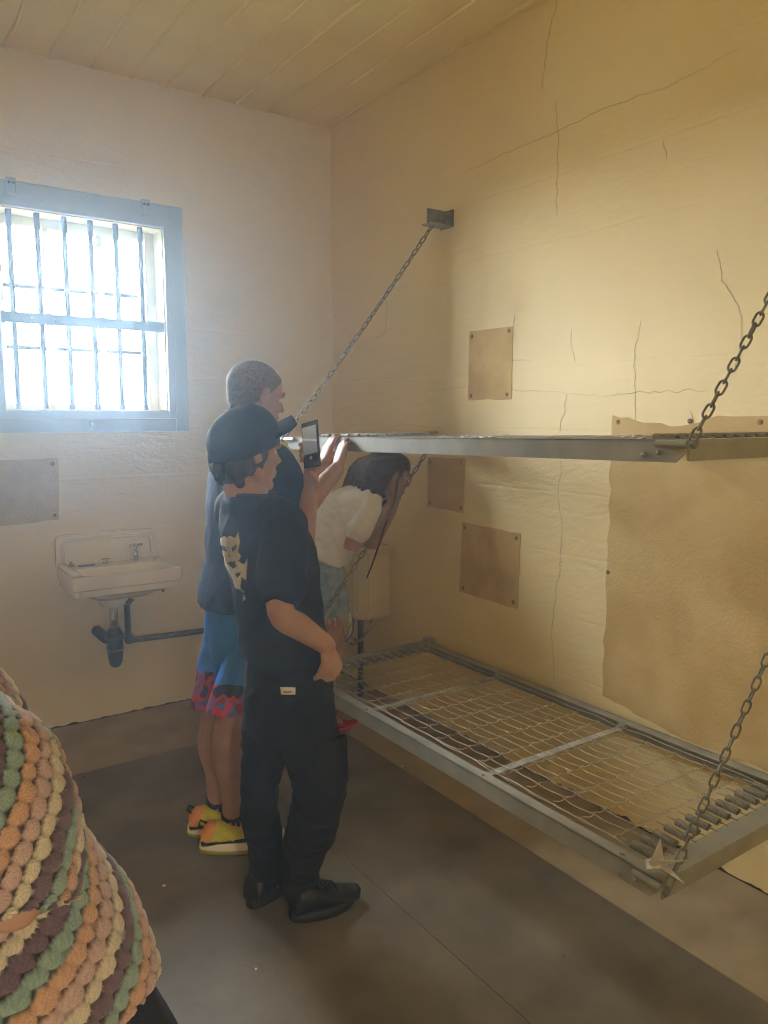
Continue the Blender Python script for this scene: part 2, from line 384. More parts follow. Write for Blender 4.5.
# ------------------------------------------------------------------ window
win = bpy.data.objects.new('window_1', None); C.objects.link(win); win.location = (.943, YB, WZ0); win['kind'] = 'structure'; win['world_space'] = 1
win['label'] = 'barred window in the far wall, its frame tinted blue for lens glare'
OX0, OX1, OZ0, OZ1 = WX0-.101, WX1+.101, 1.431, 2.538
def ringframe(name, x0, x1, z0, z1, w0, w1, wz0, wz1, y0, y1, m, parent, bev=.0):
    for (a0, c0, a1, c1, nm) in ((x0, z0, w0, z1, 'jamb'), (w1, z0, x1, z1, 'jamb'), (w0, z0, w1, wz0, 'sill_rail'), (w0, wz1, w1, z1, 'head_rail')):
        b = BM(); box(b, a0, y0, c0, a1, y1, c1, bev); obj(name+'_'+nm, b, m, parent)
ringframe('trim', OX0, OX1, OZ0, OZ1, WX0-.036, WX1+.036, WZ0-.04, WZ1+.045, YB-.010, YB, M['frame_paint'], win, .002)
ringframe('frame', WX0-.035, WX1+.035, WZ0-.039, WZ1+.044, WX0, WX1, WZ0, WZ1, YB-.016, YB+.002, M['frame_paint'], win, .002)
# painted reveal
ringframe('reveal', WX0-.001, WX1+.001, WZ0-.001, WZ1+.001, WX0+.006, WX1-.006, WZ0+.006, WZ1-.006, YB+.003, YB+.198, M['sash'], win)
# iron bars and flat cross bar
for bx_ in (.63, .747, .864, .981, 1.098, 1.215):
    b = BM(); tube(b, [(bx_, YB+.03, WZ0), (bx_, YB+.03, WZ1)], .0128, 10); obj('bar', b, M['bar_paint'], win, True)
b = BM(); box(b, WX0, YB+.005, 1.925, WX1, YB+.017, 1.975, .002); cb = obj('cross_bar', b, M['bar_paint'], win)
for sx_ in (.70, .80, 1.16):
    b = BM(); lathe(b, [(.0001, -.004), (.006, -.003), (.007, 0)], (sx_, YB+.005, 1.95), 10, 'Y'); obj('rivet', b, M['chrome'], cb)
for px_ in (.640, 1.235):     # bolted lugs at the head of the trim
    b = BM(); box(b, px_-.02, YB-.018, 2.475, px_+.02, YB-.008, 2.548, .003); lg = obj('lug', b, M['frame_paint'], win)
    for dx in (-.009, .009):
        b = BM(); lathe(b, [(.0001, -.008), (.006, -.008), (.006, 0)], (px_+dx, YB-.017, 2.525), 6, 'Y'); obj('bolt', b, M['bar_paint'], lg)
b = BM(); box(b, .925, YB-.014, 1.455, .945, YB-.008, 1.485, .002); obj('latch_plate', b, M['bar_paint'], win)
# glazed sash, nine panes
SYN = YB+.12
ringframe('sash', WX0+.006, WX1-.006, WZ0+.006, WZ1-.006, WX0+.04, WX1-.055, WZ0+.03, WZ1-.05, SYN, SYN+.04, M['sash'], win, .003)
VX = [WX0+.04, .80, 1.045, WX1-.055]; VZ = [WZ0+.03, 1.828, 2.108, WZ1-.05]
for q in (1, 2):
    b = BM(); box(b, VX[q]-.015, SYN+.005, VZ[0], VX[q]+.015, SYN+.035, VZ[3]); obj('mullion', b, M['sash'], win)
    b = BM(); box(b, VX[0], SYN+.008, VZ[q]-.010, VX[3], SYN+.032, VZ[q]+.010); obj('muntin', b, M['greypipe'], win)
for q in range(3):
    for w in range(3):
        b = BM(); box(b, VX[q]+.001, SYN+.018, VZ[w]+.001, VX[q+1]-.001, SYN+.022, VZ[w+1]-.001); obj('pane', b, M['glass'], win)

# ================================================================== BUNKS
BL, BW_, RH = 1.89, .752, .052
def make_bunk(name, label, loc, rotx):
    t = thing(name, label, 'bunk', loc, 'hinged steel bunks on the wall', ws=False); t.rotation_euler = (rotx, 0, 0)
    # angle-iron outer rail, lower corners cut off
    def angle_rail(x0, flip):
        b = BM(); c = .03; th = .005
        prof = [(0, 0), (0, -RH+c), (c, -RH), (BL-c, -RH), (BL, -RH+c), (BL, 0)]
        a = [b.verts.new((x0, y, z)) for y, z in prof]; d = [b.verts.new((x0+flip*th, y, z)) for y, z in prof]
        b.faces.new(a); b.faces.new(d[::-1])
        for q in range(6): b.faces.new((a[q], a[(q+1) % 6], d[(q+1) % 6], d[q]))
        X0, X1 = sorted((x0, x0+flip*.042)); box(b, X0, 0, -.005, X1, BL, .0, .0015)
        return b
    ro = obj('side_rail', angle_rail(0, 1), M['steel'], t); rw = obj('side_rail', angle_rail(BW_, -1), M['steel'], t)
    for y0, f in ((0, 1), (BL, -1)):
        b = BM(); y1 = y0+f*.005; box(b, .006, min(y0, y1), -RH+.004, BW_-.006, max(y0, y1), -.005)
        y1 = y0+f*.062; box(b, .043, min(y0, y1), -.0048, BW_-.043, max(y0, y1), -.0002); obj('end_rail', b, M['steel'], t)
    # rivets
    rb = BM(); lathe(rb, [(.0001, .004), (.005, .003), (.007, 0), (.0001, 0)], (0, 0, 0), 10); rme = to_mesh(rb, 'rivet', True); rme.materials.append(M['spring'])
    for x_, y_ in ((.02, .13), (.02, .65), (.02, 1.3), (.02, 1.76), (BW_-.02, .13), (BW_-.02, 1.76), (.14, .03), (.6, .03), (.14, BL-.03), (.6, BL-.03)):
        o = bpy.data.objects.new('rivet', rme); link(o, t); o.location = (x_, y_, 0)
    for y_, z_ in ((.075, -.031), (.115, -.035), (1.79, -.031), (1.75, -.035)):
        o = bpy.data.objects.new('bolt_hole', rme); link(o, t); o.location = (0, y_, z_); o.rotation_euler = (0, -math.pi/2, 0)
    # flat straps
    for y_ in (.665, 1.31):
        b = BM(); box(b, .05, y_-.014, -.016, BW_-.03, y_+.014, -.012, .001)
        tube(b, [(.052, y_, -.014), (.03, y_, -.010)], .004, 8); st = obj('cross_strap', b, M['strap'], t)
        b = BM(); lathe(b, [(.0001, 0), (.016, 0), (.014, .014), (.0001, .014)], (BW_-.05, y_, -.012), 12); obj('strap_hook', b, M['spring'], st)
    # woven wire: lengthwise links hooked into cross wires
    NR, NN = 13, 15; xs = [.077+.0478*i for i in range(NR)]; ys = [.2+.1065*k for k in range(NN)]
    ZW = -.004; pit = ys[1]-ys[0]
    lms = []
    for vv in range(3):
        b = BM(); a_ = (.0022, .0032, .0015)[vv]
        pts = []
        for k in range(7):
            u = k/6; pts.append((a_*math.sin(u*2*math.pi)*.9, u*pit, -a_*1.2*math.sin(u*math.pi)))
        pts = [(0, -.004, .003), (.003, -.007, .001), (.0035, -.002, -.002)]+pts+[(-.003, pit+.005, .002), (-.0035, pit+.001, .003)]
        tube(b, pts, .00135, 5); m_ = to_mesh(b, 'wire_link', True); m_.materials.append(M['wire']); lms.append(m_)
    for i in range(NR):
        for k in range(NN-1):
            o = bpy.data.objects.new('wire_link', lms[random.randrange(3)]); link(o, t)
            o.location = (xs[i]+random.uniform(-.003, .003), ys[k], ZW+random.uniform(-.003, .002)); o.rotation_euler = (0, 0, random.uniform(-.05, .05))
    b = BM(); pts = []
    for i in range((NR-1)*6+1):
        u = i/6; pts.append((xs[0]+.0478*u, .004*math.sin(u*2*math.pi), .0035*math.cos(u*2*math.pi)))
    tube(b, pts, .00125, 5); cm = to_mesh(b, 'cross_wire', True); cm.materials.append(M['wire'])
    for k in range(NN):
        o = bpy.data.objects.new('cross_wire', cm); link(o, t); o.location = (0, ys[k], ZW)
    # side border wires, hooked to the rails at the straps only
    for x_ in (xs[0]-.006, xs[-1]+.035):
        b = BM(); tube(b, [(x_+.003*math.sin(k*1.3), .15+k*.0398, ZW-.002*math.cos(k)) for k in range(41)], .0016, 5); obj('border_wire', b, M['wire'], t, True)
    # coil springs at both ends, each with a hook
    b = BM(); pts = []; turns = 15
    for k in range(turns*8+1):
        a_ = k*2*math.pi/8; pts.append((.0092*math.cos(a_), -.033+.066*k/(turns*8), .0092*math.sin(a_)))
    tube(b, pts, .0021, 5); tube(b, [(0, -.034, 0), (0, -.046, .002), (0, -.058, .001), (0, -.060, -.006)], .0019, 6); tube(b, [(0, .033, 0), (0, .048, .002), (0, .064, 0)], .0016, 6)
    sm_ = to_mesh(b, 'coil_spring', True); sm_.materials.append(M['spring'])
    for i in range(NR):
        for y_, rz in ((.112, 0), (BL-.112, math.pi)):
            o = bpy.data.objects.new('coil_spring', sm_); link(o, t); o.location = (xs[i], y_, .001); o.rotation_euler = (.03, 0, rz)
    # chain pins on the outer corners
    for y_, f in ((0, 1), (BL, -1)):
        b = BM(); tube(b, [(-.008, y_+f*.075, -.010), (-.008, y_-f*.004, -.010)], .0085, 12); tube(b, [(-.008, y_-f*.004, -.010), (-.008, y_-f*.02, -.010)], .0055, 10)
        pn = obj('chain_pin', b, M['steel'], t, False)
        b = BM(); lathe(b, [(.0001, 0), (.012, 0), (.012, .008), (.0001, .008)], (-.008, y_-f*.02-(.004), -.010), 6, 'Y'); obj('pin_nut', b, M['chain'], pn)
    # hinge blocks on the wall
    for y_ in (.1, BL-.02):
        b = BM(); box(b, BW_-.012, y_-.02, -.04, BW_+.033, y_+.02, .016, .003); hb = obj('hinge_block', b, M['steel'], t)
        b = BM(); tube(b, [(BW_+.012, y_-.03, .0), (BW_+.012, y_+.03, .0)], .008, 10); obj('hinge_pin', b, M['spring'], hb, True)
    return t
LOW, UP = Vector((1.50, 1.012, .41)), Vector((1.50, 1.0, 1.455))
TILT = -.0175
bunk_l = make_bunk('wall_bunk', 'grey steel lower bunk with bare wire springs, hung low over the floor', LOW, 0)
bunk_u = make_bunk('wall_bunk', 'grey steel upper bunk at eye level, gripped by the boy in navy', UP, TILT)

# ------------------------------------------------------------------ chains
b = BM(); pts = []
for k in range(20):
    a_ = 2*math.pi*k/20; pts.append((.0085*math.cos(a_), .0128*math.sin(a_)+(.0065 if math.sin(a_) > 0 else -.0065), 0))
tube(b, pts, .0029, 7, close=True); link_me = to_mesh(b, 'chain_link', True); link_me.materials.append(M['chain'])
def chain(label, p0, p1, sag=.015):
    p0, p1 = Vector(p0), Vector(p1); t = thing('hanging_chain', label, 'chain', p0, 'chains that carry the bunks')
    L = (p1-p0).length; n_ = round(L/.0335)
    for k in range(n_):
        def P(u): return p0.lerp(p1, u)-Vector((0, 0, sag*math.sin(math.pi*u)))
        a, c = P(k/n_), P((k+1)/n_); d = (c-a).normalized(); x_, z_ = frame_at(d)
        tw = (math.pi/2)*(k % 2)+math.radians(35)+random.uniform(-.25, .25)
        xx = x_*math.cos(tw)+z_*math.sin(tw)
        o = bpy.data.objects.new('chain_link', link_me); C.objects.link(o); o.parent = t
        o.matrix_parent_inverse = Matrix.Translation(t.location).inverted()
        mt = Matrix((xx, d, xx.cross(d))).transposed().to_4x4(); mt.translation = (a+c)/2
        o.matrix_basis = mt
    return t
un = Vector((1.492, .985, 1.452)); uf = Vector((1.492, 1.0+BL+.012, 1.455+math.tan(TILT)*BL-.004))
ln = Vector((1.492, .992, .408)); lf = Vector((1.492, 1.012+BL+.012, .404))
bf = Vector((XR-.085, 2.802, 2.362)); bn = Vector((XR-.085, .95, 2.40))
chain('thin chain from upper bunk up to the far wall bracket', uf, bf)
chain('chain rising from upper bunk to the right edge of the photo', un, bn)
chain('slanting chain between the two bunks, crossing in front of the girl', lf, Vector((XR-.03, 2.86, 1.385)))
chain('chain rising from the near corner of the lower bunk beside the paper crane', ln, Vector((XR-.03, 1.0, 1.40)))
def bracket(p, label):
    t = thing('wall_bracket', label, 'bracket', (XR, p.y, p.z+.04), 'steel chain brackets on the wall')
    x_, y_, z_ = XR, p.y, p.z
    b = BM(); box(b, XR-.008, y_-.045, z_-.005, XR-.0005, y_+.045, z_+.07, .001); obj('back_plate', b, M['chain'], t)
    b = BM(); box(b, XR-.125, y_-.012, z_+.0, XR-.008, y_-.006, z_+.065, .001); obj('web_plate', b, M['chain'], t)
    b = BM(); box(b, XR-.125, y_-.045, z_-.004, XR-.008, y_+.03, z_+.002, .001); obj('shelf_plate', b, M['steel'], t)
    for dy, dz in ((-.03, .05), (.03, .05), (-.03, .015), (.03, .015)):
        b = BM(); lathe(b, [(.0001, -.03), (.006, -.03), (.006, -.012), (.011, -.012), (.011, 0), (.0001, 0)], (XR-.008, y_+dy, z_+dz), 6, 'X'); obj('anchor_bolt', b, M['spring'], t)
    return t
bracket(bf, 'small dark steel bracket high on the yellow wall'); bracket(bn, 'steel chain bracket past the right edge of the photo')

# ================================================================== SINK
t = thing('wall_sink', 'old white porcelain wall sink with a splashback under the window', 'sink', (.99, YB, .72))
sx0, sx1, sy0, sz = .745, 1.238, 3.462, .80
b = BM()
# basin body: outer box with a sunk bowl, built as stacked rounded-rectangle rings
def rrect(x0, x1, y0, y1, r, z, n=6):
    out = []
    for cx_, cy2, a0 in ((x1-r, y1-r, 0), (x0+r, y1-r, 90), (x0+r, y0+r, 180), (x1-r, y0+r, 270)):
        for k in range(n+1):
            a_ = math.radians(a0+90*k/n); out.append(Vector((cx_+r*math.cos(a_), cy2+r*math.sin(a_), z)))
    return out
yb = YB-.001
prof = [rrect(.86, 1.12, 3.56, 3.78, .08, .66), rrect(.82, 1.16, 3.52, 3.80, .07, .685), rrect(.775, 1.208, 3.485, yb, .03, .705),
        rrect(sx0+.010, sx1-.010, sy0+.010, yb, .022, .708), rrect(sx0+.010, sx1-.010, sy0+.010, yb, .022, .735), rrect(sx0, sx1, sy0, yb, .024, .741), rrect(sx0, sx1, sy0, yb, .024, .785),
        rrect(sx0+.004, sx1-.004, sy0+.004, yb, .022, .797), rrect(sx0+.012, sx1-.012, sy0+.012, yb, .02, .80),
        rrect(sx0+.05, sx1-.05, sy0+.035, YB-.13, .05, .796), rrect(sx0+.058, sx1-.058, sy0+.043, YB-.138, .05, .785), rrect(sx0+.08, sx1-.08, sy0+.06, YB-.15, .06, .715), rrect(.88, 1.10, 3.56, 3.66, .045, .69)]
rings(b, prof); bs = obj('basin', b, M['porcelain'], t, True); bs.data.set_sharp_from_angle(angle=math.radians(38))
# splashback with concave shoulders and a raised border
def splash(x0, x1, z0, z1, y0, y1, m_, nm, sh):
    b = BM(); loop = []
    loop += [(x0, z0), (x0, z1-.03)]
    for k in range(5): a_ = math.radians(180-90*k/4); loop.append((x0+.03+.03*math.cos(a_), z1-.03+.03*math.sin(a_)))
    for k in range(5): a_ = math.radians(90-90*k/4); loop.append((x1-.03-sh+.03*math.cos(a_), z1-.03+.03*math.sin(a_)))
    loop += [(x1-sh, z0+.05), (x1-sh*.75, z0+.028), (x1-sh*.3, z0+.012), (x1, z0)]
    v0 = [b.verts.new((x, y0, z)) for x, z in loop]; v1 = [b.verts.new((x, y1, z)) for x, z in loop]
    b.faces.new(v0); b.faces.new(v1[::-1]); n_ = len(loop)
    for q in range(n_): b.faces.new((v0[q], v0[(q+1) % n_], v1[(q+1) % n_], v1[q]))
    es = [e for e in b.edges if all(abs(v.co.y-y0) < 1e-6 for v in e.verts)]
    bmesh.ops.bevel(b, geom=es, offset=.006, segments=2, affect='EDGES')
    return obj(nm, b, m_, t)
splash(sx0, sx1, .795, .945, YB-.03, YB-.001, M['porcelain'], 'splashback', .012)
b = BM(); tube(b, [(sx0+.03, YB-.03, .81), (sx0+.03, YB-.03, .905), (sx0+.045, YB-.03, .92), (sx1-.06, YB-.03, .915), (sx1-.045, YB-.03, .90), (sx1-.042, YB-.03, .83)], .006, 8); obj('splashback_moulding', b, M['porcelain'], t, True)
b = BM(); box(b, sx0+.002, sy0+.06, .79, sx0+.04, YB-.02, .815, .01); obj('left_shoulder', b, M['porcelain'], t, True)
# taps and fittings
tp = BM(); tube(tp, [(1.105, YB-.075, .80), (1.105, YB-.075, .85)], .011, 12); tube(tp, [(1.105, YB-.075, .845), (1.095, YB-.11, .855), (1.09, YB-.135, .835)], .009, 10)
tube(tp, [(1.105, YB-.075, .85), (1.105, YB-.075, .875)], .006, 8); tap = obj('tap', tp, M['chrome'], t, True)
b = BM(); tube(b, [(1.075, YB-.075, .877), (1.14, YB-.07, .877)], .006, 8); tube(b, [(1.105, YB-.105, .877), (1.105, YB-.045, .877)], .006, 8); obj('tap_handle', b, M['chrome'], tap, True)
for x_, y_, nm, sc in ((.80, YB-.075, 'plug_hole_cap', 1), (.958, YB-.075, 'drain_lever', .8)):
    b = BM(); lathe(b, [(.0001, .0), (.018*sc, 0), (.014*sc, .01), (.006*sc, .016), (.006*sc, .024), (.0001, .026)], (x_, y_, .80), 14); obj(nm, b, M['chrome'], t, True)
b = BM(); tube(b, [(.94, YB-.075, .822), (.978, YB-.078, .822)], .0035, 8); obj('lever_arm', b, M['chrome'], t, True)
b = BM(); box(b, .83, YB-.09, .799, .905, YB-.07, .803, .0015); obj('soap_dish_slot', b, M['greypipe'], t)
b = BM(); box(b, .93, YB-.137, .772, 1.0, YB-.134, .782); obj('overflow_slot', b, M['blackpipe'], t)
b = BM(); lathe(b, [(.0001, .62), (.055, .62), (.06, .635), (.085, .665), (.085, .69), (.0001, .69)], (.955, 3.64, 0), 22); obj('drain_bowl', b, M['porcelain'], t, True)
cx_, cy2 = .955, 3.64
b = BM(); tube(b, [(cx_, cy2, .63), (cx_, cy2, .46)], .019, 14); obj('tail_pipe', b, M['chrome'], t, True)
b = BM(); limb(b, [(cx_, cy2, .48), (cx_, cy2, .40), (cx_, cy2, .345)], [.036, .038, .032], 16); tube(b, [(cx_, cy2, .445), (cx_-.03, cy2+.06, .45), (cx_-.035, YB-.001, .455)], .026, 12)
lathe(b, [(.0001, .0), (.045, 0), (.045, .02), (.03, .025), (.0001, .025)], (cx_, cy2, .455), 16)
trap = obj('bottle_trap', b, M['blackpipe'], t, True)
b = BM(); lathe(b, [(.0001, -.007), (.0405, -.007), (.0405, .007), (.0001, .007)], (cx_, cy2, .405), 18); obj('trap_collar', b, M['chrome'], trap)
b = BM(); tube(b, [(1.055, 3.70, .70), (1.055, 3.72, .62), (1.058, YB-.045, .60)], .012, 10); obj('supply_stub', b, M['chrome'], t, True)
b = BM(); lathe(b, [(.0001, -.02), (.024, -.02), (.026, 0), (.02, .02), (.0001, .02)], (1.058, YB-.05, .60), 14, 'Y'); tube(b, [(1.03, YB-.07, .61), (1.09, YB-.07, .60)], .006, 8); obj('stop_valve', b, M['chrome'], t, True)
b = BM(); tube(b, [(1.06, YB-.045, .60), (1.06, YB-.045, .42), (1.068, YB-.045, .40), (1.085, YB-.045, .392), (1.12, YB-.045, .39), (2.0, YB-.045, .36)], .0155, 12); obj('supply_pipe', b, M['greypipe'], t, True)
for p in ((1.066, YB-.045, .398),):
    b = BM(); ell(b, p, (.026, .024, .026)); obj('pipe_elbow', b, M['greypipe'], t, True)
b = BM(); tube(b, [(1.215, 3.70, .705), (1.216, 3.70, .655)], .002, 6); ell(b, (1.216, 3.70, .645), (.009, .009, .011)); obj('plug_chain', b, M['spring'], t, True)

# ================================================================== TOILET in the corner
t = thing('toilet', 'cream toilet with a boxy wall cistern in the far right corner behind the girl', 'toilet', (2.05, 3.5, 0))
b = BM()
def tank_ring(z, g=0.0):
    return [Vector(p) for p in ((XR-.002, 3.25-g, z), (2.14-g*.4, 3.25-g, z), (2.095-g, 3.285-g*.4, z), (2.095-g, 3.68+g*.4, z), (2.14-g*.4, 3.715+g, z), (XR-.002, 3.715+g, z))]
rings(b, [tank_ring(.452), tank_ring(.465, .006), tank_ring(.50, .008), tank_ring(.80, .008)]); 
es = [e for e in b.edges if abs(e.verts[0].co.z-e.verts[1].co.z) > .05]; bmesh.ops.bevel(b, geom=es, offset=.012, segments=3, affect='EDGES')
obj('cistern', b, M['cistern'], t)
b = BM(); rings(b, [tank_ring(.80, .016), tank_ring(.806, .022), tank_ring(.828, .022), tank_ring(.838, .012)]); obj('cistern_lid', b, M['cistern'], t)
b = BM(); loft(b, [(Vector((1.86, 3.48, 0.0)), (1, 0, 0), .15, (0, 1, 0), .10), (Vector((1.86, 3.48, .12)), (1, 0, 0), .14, (0, 1, 0), .095), (Vector((1.83, 3.48, .28)), (1, 0, 0), .20, (0, 1, 0), .16), (Vector((1.82, 3.48, .37)), (1, 0, 0), .235, (0, 1, 0), .185), (Vector((1.82, 3.48, .385)), (1, 0, 0), .23, (0, 1, 0), .18), (Vector((1.82, 3.48, .375)), (1, 0, 0), .18, (0, 1, 0), .13), (Vector((1.84, 3.48, .24)), (1, 0, 0), .10, (0, 1, 0), .08)]); obj('bowl', b, M['porcelain'], t, True)
b = BM(); tube(b, [(1.82+.205*math.cos(a_*.262), 3.48+.155*math.sin(a_*.262), .397) for a_ in range(24)], .018, 8, close=True); obj('seat', b, M['cistern'], t, True)
b = BM(); tube(b, [(2.17, 3.36, .46), (2.17, 3.36, .0)], .016, 12); obj('down_pipe', b, M['greypipe'], t, True)
b = BM(); tube(b, [(2.10, 3.33, .46), (2.08, 3.32, .38), (2.06, 3.33, .34), (2.04, 3.36, .36), (2.03, 3.38, .40)], .016, 12); obj('flush_bend', b, M['chrome'], t, True)
b = BM(); tube(b, [(2.20, 3.30, .455), (2.20, 3.30, .40), (2.13, 3.30, .33), (2.08, 3.29, .335)], .009, 10); ell(b, (2.075, 3.288, .337), (.03, .02, .02)); obj('stop_tap', b, M['chrome'], t, True)

# ================================================================== PAPER CRANE on the lower bunk corner
t = thing('paper_crane', 'white folded paper crane by the chain on the lower bunk', 'crane', (1.53, 1.06, .412))
def facet(pts, nm, th=.0006):
    b = BM(); pts = [Vector(p) for p in pts]; n_ = (pts[1]-pts[0]).cross(pts[2]-pts[0]).normalized()
    v0 = [b.verts.new(p) for p in pts]; v1 = [b.verts.new(p+n_*th) for p in pts]; b.faces.new(v0[::-1]); b.faces.new(v1); k = len(pts)
    for q in range(k): b.faces.new((v0[q], v0[(q+1) % k], v1[(q+1) % k], v1[q]))
    return obj(nm, b, M['paper'], t)
cb_ = Vector((1.535, 1.05, .418))
up_tip = K(661, 838, 1.60)
facet([cb_+Vector((-.022, .012, .0)), cb_+Vector((.02, -.006, .004)), up_tip], 'raised_wing'); facet([cb_+Vector((.02, -.006, .004)), cb_+Vector((.01, .02, .012)), up_tip], 'raised_wing')
tail = K(685, 883, 1.56)
facet([cb_+Vector((-.005, -.012, .006)), cb_+Vector((.018, .0, .012)), tail], 'lowered_wing'); facet([cb_+Vector((-.005, -.012, .006)), cb_+Vector((.006, -.01, -.004)), tail], 'lowered_wing')
facet([cb_+Vector((-.026, .012, -.004)), cb_+Vector((.02, -.014, -.003)), cb_+Vector((.012, .012, .02)), cb_+Vector((-.02, .02, .014))], 'crane_body')
facet([cb_+Vector((.012, -.004, .0)), cb_+Vector((.006, .012, .006)), K(687, 860, 1.60)], 'neck'); facet([cb_+Vector((-.024, .012, -.002)), cb_+Vector((-.012, .02, .008)), K(653, 868, 1.60)], 'tail')

# ================================================================== PEOPLE
def skin(name, rgb, rgb2): 
    m = mat(name, rgb, .5, rgb2=rgb2, nscale=14, bump=.05, bscale=160, spec=.4)
    b = m.node_tree.nodes['Principled BSDF']; b.inputs['Subsurface Weight'].default_value = .08; b.inputs['Subsurface Radius'].default_value = (.01, .004, .002)
    return m
M['skin1'] = skin('warm_skin', (186, 150, 130), (176, 138, 118))
M['skin2'] = skin('tanned_skin', (174, 136, 116), (162, 122, 102))
M['skin3'] = skin('olive_skin', (182, 140, 116), (168, 124, 100))
M['eye_white'] = mat('eye_white', (225, 220, 212), .2); M['iris'] = mat('dark_iris', (48, 34, 24), .2)
M['brow'] = mat('dark_brow', (50, 36, 28), .8)
M['black_cloth'] = mat('black_cotton', (34, 34, 37), .85, rgb2=(28, 28, 31), nscale=30, bump=.15, bscale=220, spec=.25)
M['black_twill'] = mat('black_twill', (26, 26, 28), .8, rgb2=(21, 21, 23), nscale=20, bump=.2, bscale=260, spec=.3)
M['navy_cloth'] = mat('navy_cotton', (42, 58, 96), .85, rgb2=(36, 50, 84), nscale=20, bump=.15, bscale=220, spec=.25)
M['navy_cap'] = mat('navy_twill', (30, 44, 76), .8, rgb2=(26, 38, 66), nscale=20, bump=.2, bscale=240, spec=.3)
M['white_cloth'] = mat('white_cotton', (232, 230, 224), .85, rgb2=(222, 219, 212), nscale=12, bump=.15, bscale=200, spec=.25)
M['denim'] = mat('faded_denim', (160, 176, 186), .85, rgb2=(122, 142, 158), nscale=26, bump=.3, bscale=220)
M['indigo'] = mat('dark_indigo_denim', (30, 36, 56), .8, rgb2=(24, 29, 46), nscale=30, bump=.25, bscale=220)
M['print'] = mat('off_white_print', (220, 216, 206), .7, rgb2=(206, 202, 192), nscale=40)
M['hair_dark'] = mat('dark_brown_hair', (42, 31, 27), .5, rgb2=(26, 19, 17), nscale=60, bump=.6, bscale=150, stretch=(1, 1, .15))
M['hair_blond'] = mat('cropped_light_brown_hair', (128, 108, 84), .75, rgb2=(96, 80, 62), nscale=90, bump=.7, bscale=260)
M['hair_auburn'] = mat('dark_auburn_hair', (84, 50, 42), .42, rgb2=(38, 23, 21), nscale=46, bump=.7, bscale=140, stretch=(.25, 1, 1))
M['shoe_black'] = mat('black_leather', (26, 26, 27), .5, rgb2=(20, 20, 21), nscale=20, bump=.1, bscale=120)
M['sole_black'] = mat('black_rubber', (18, 18, 19), .65)
M['shoe_yellow'] = mat('yellow_green_mesh', (206, 204, 62), .7, rgb2=(190, 182, 48), nscale=30, bump=.2, bscale=200)
M['shoe_orange'] = mat('orange_mesh', (232, 160, 84), .7, rgb2=(222, 146, 70), nscale=20)
M['sole_white'] = mat('white_foam_sole', (228, 220, 200), .6); M['sole_olive'] = mat('olive_rubber', (160, 156, 62), .6)
M['shoe_red'] = mat('crimson_canvas', (176, 30, 54), .7, rgb2=(160, 24, 46), nscale=20)
M['sock'] = mat('black_sock', (30, 30, 32), .9)
M['leather'] = mat('brown_strap', (58, 40, 34), .6)

def sock_band(b, rs): rings(b, rs)
def camo_shorts():
    m = bpy.data.materials.new('blue_satin_shorts'); m.use_nodes = True; n, l = m.node_tree.nodes, m.node_tree.links; b = n['Principled BSDF']
    b.inputs['Roughness'].default_value = .5
    tc = n.new('ShaderNodeTexCoord'); sp = n.new('ShaderNodeSeparateXYZ'); l.new(tc.outputs['Object'], sp.inputs[0])
    nz = n.new('ShaderNodeTexNoise'); nz.inputs['Scale'].default_value = 20; nz.inputs['Detail'].default_value = 1; l.new(tc.outputs['Object'], nz.inputs['Vector'])
    rp = n.new('ShaderNodeValToRGB'); rp.color_ramp.interpolation = 'CONSTANT'; e = rp.color_ramp.elements
    e[0].position = 0; e[0].color = (*lin((40, 52, 96)), 1); e[1].position = .42; e[1].color = (*lin((190, 44, 66)), 1)
    q = e.new(.54); q.color = (*lin((70, 110, 180)), 1); q = e.new(.60); q.color = (*lin((150, 30, 52)), 1)
    l.new(nz.outputs['Fac'], rp.inputs['Fac'])
    ed = n.new('ShaderNodeMath'); ed.operation = 'MULTIPLY_ADD'; ed.inputs[1].default_value = .10; l.new(nz.outputs['Fac'], ed.inputs[0]); l.new(sp.outputs['Z'], ed.inputs[2])
    st = n.new('ShaderNodeMath'); st.operation = 'LESS_THAN'; st.inputs[1].default_value = .685; l.new(ed.outputs[0], st.inputs[0])
    mx = n.new('ShaderNodeMix'); mx.data_type = 'RGBA'; mx.inputs[6].default_value = (*lin((48, 124, 226)), 1); l.new(st.outputs[0], mx.inputs[0]); l.new(rp.outputs['Color'], mx.inputs[7])
    l.new(mx.outputs[2], b.inputs['Base Color']); return m
M['shorts'] = camo_shorts()

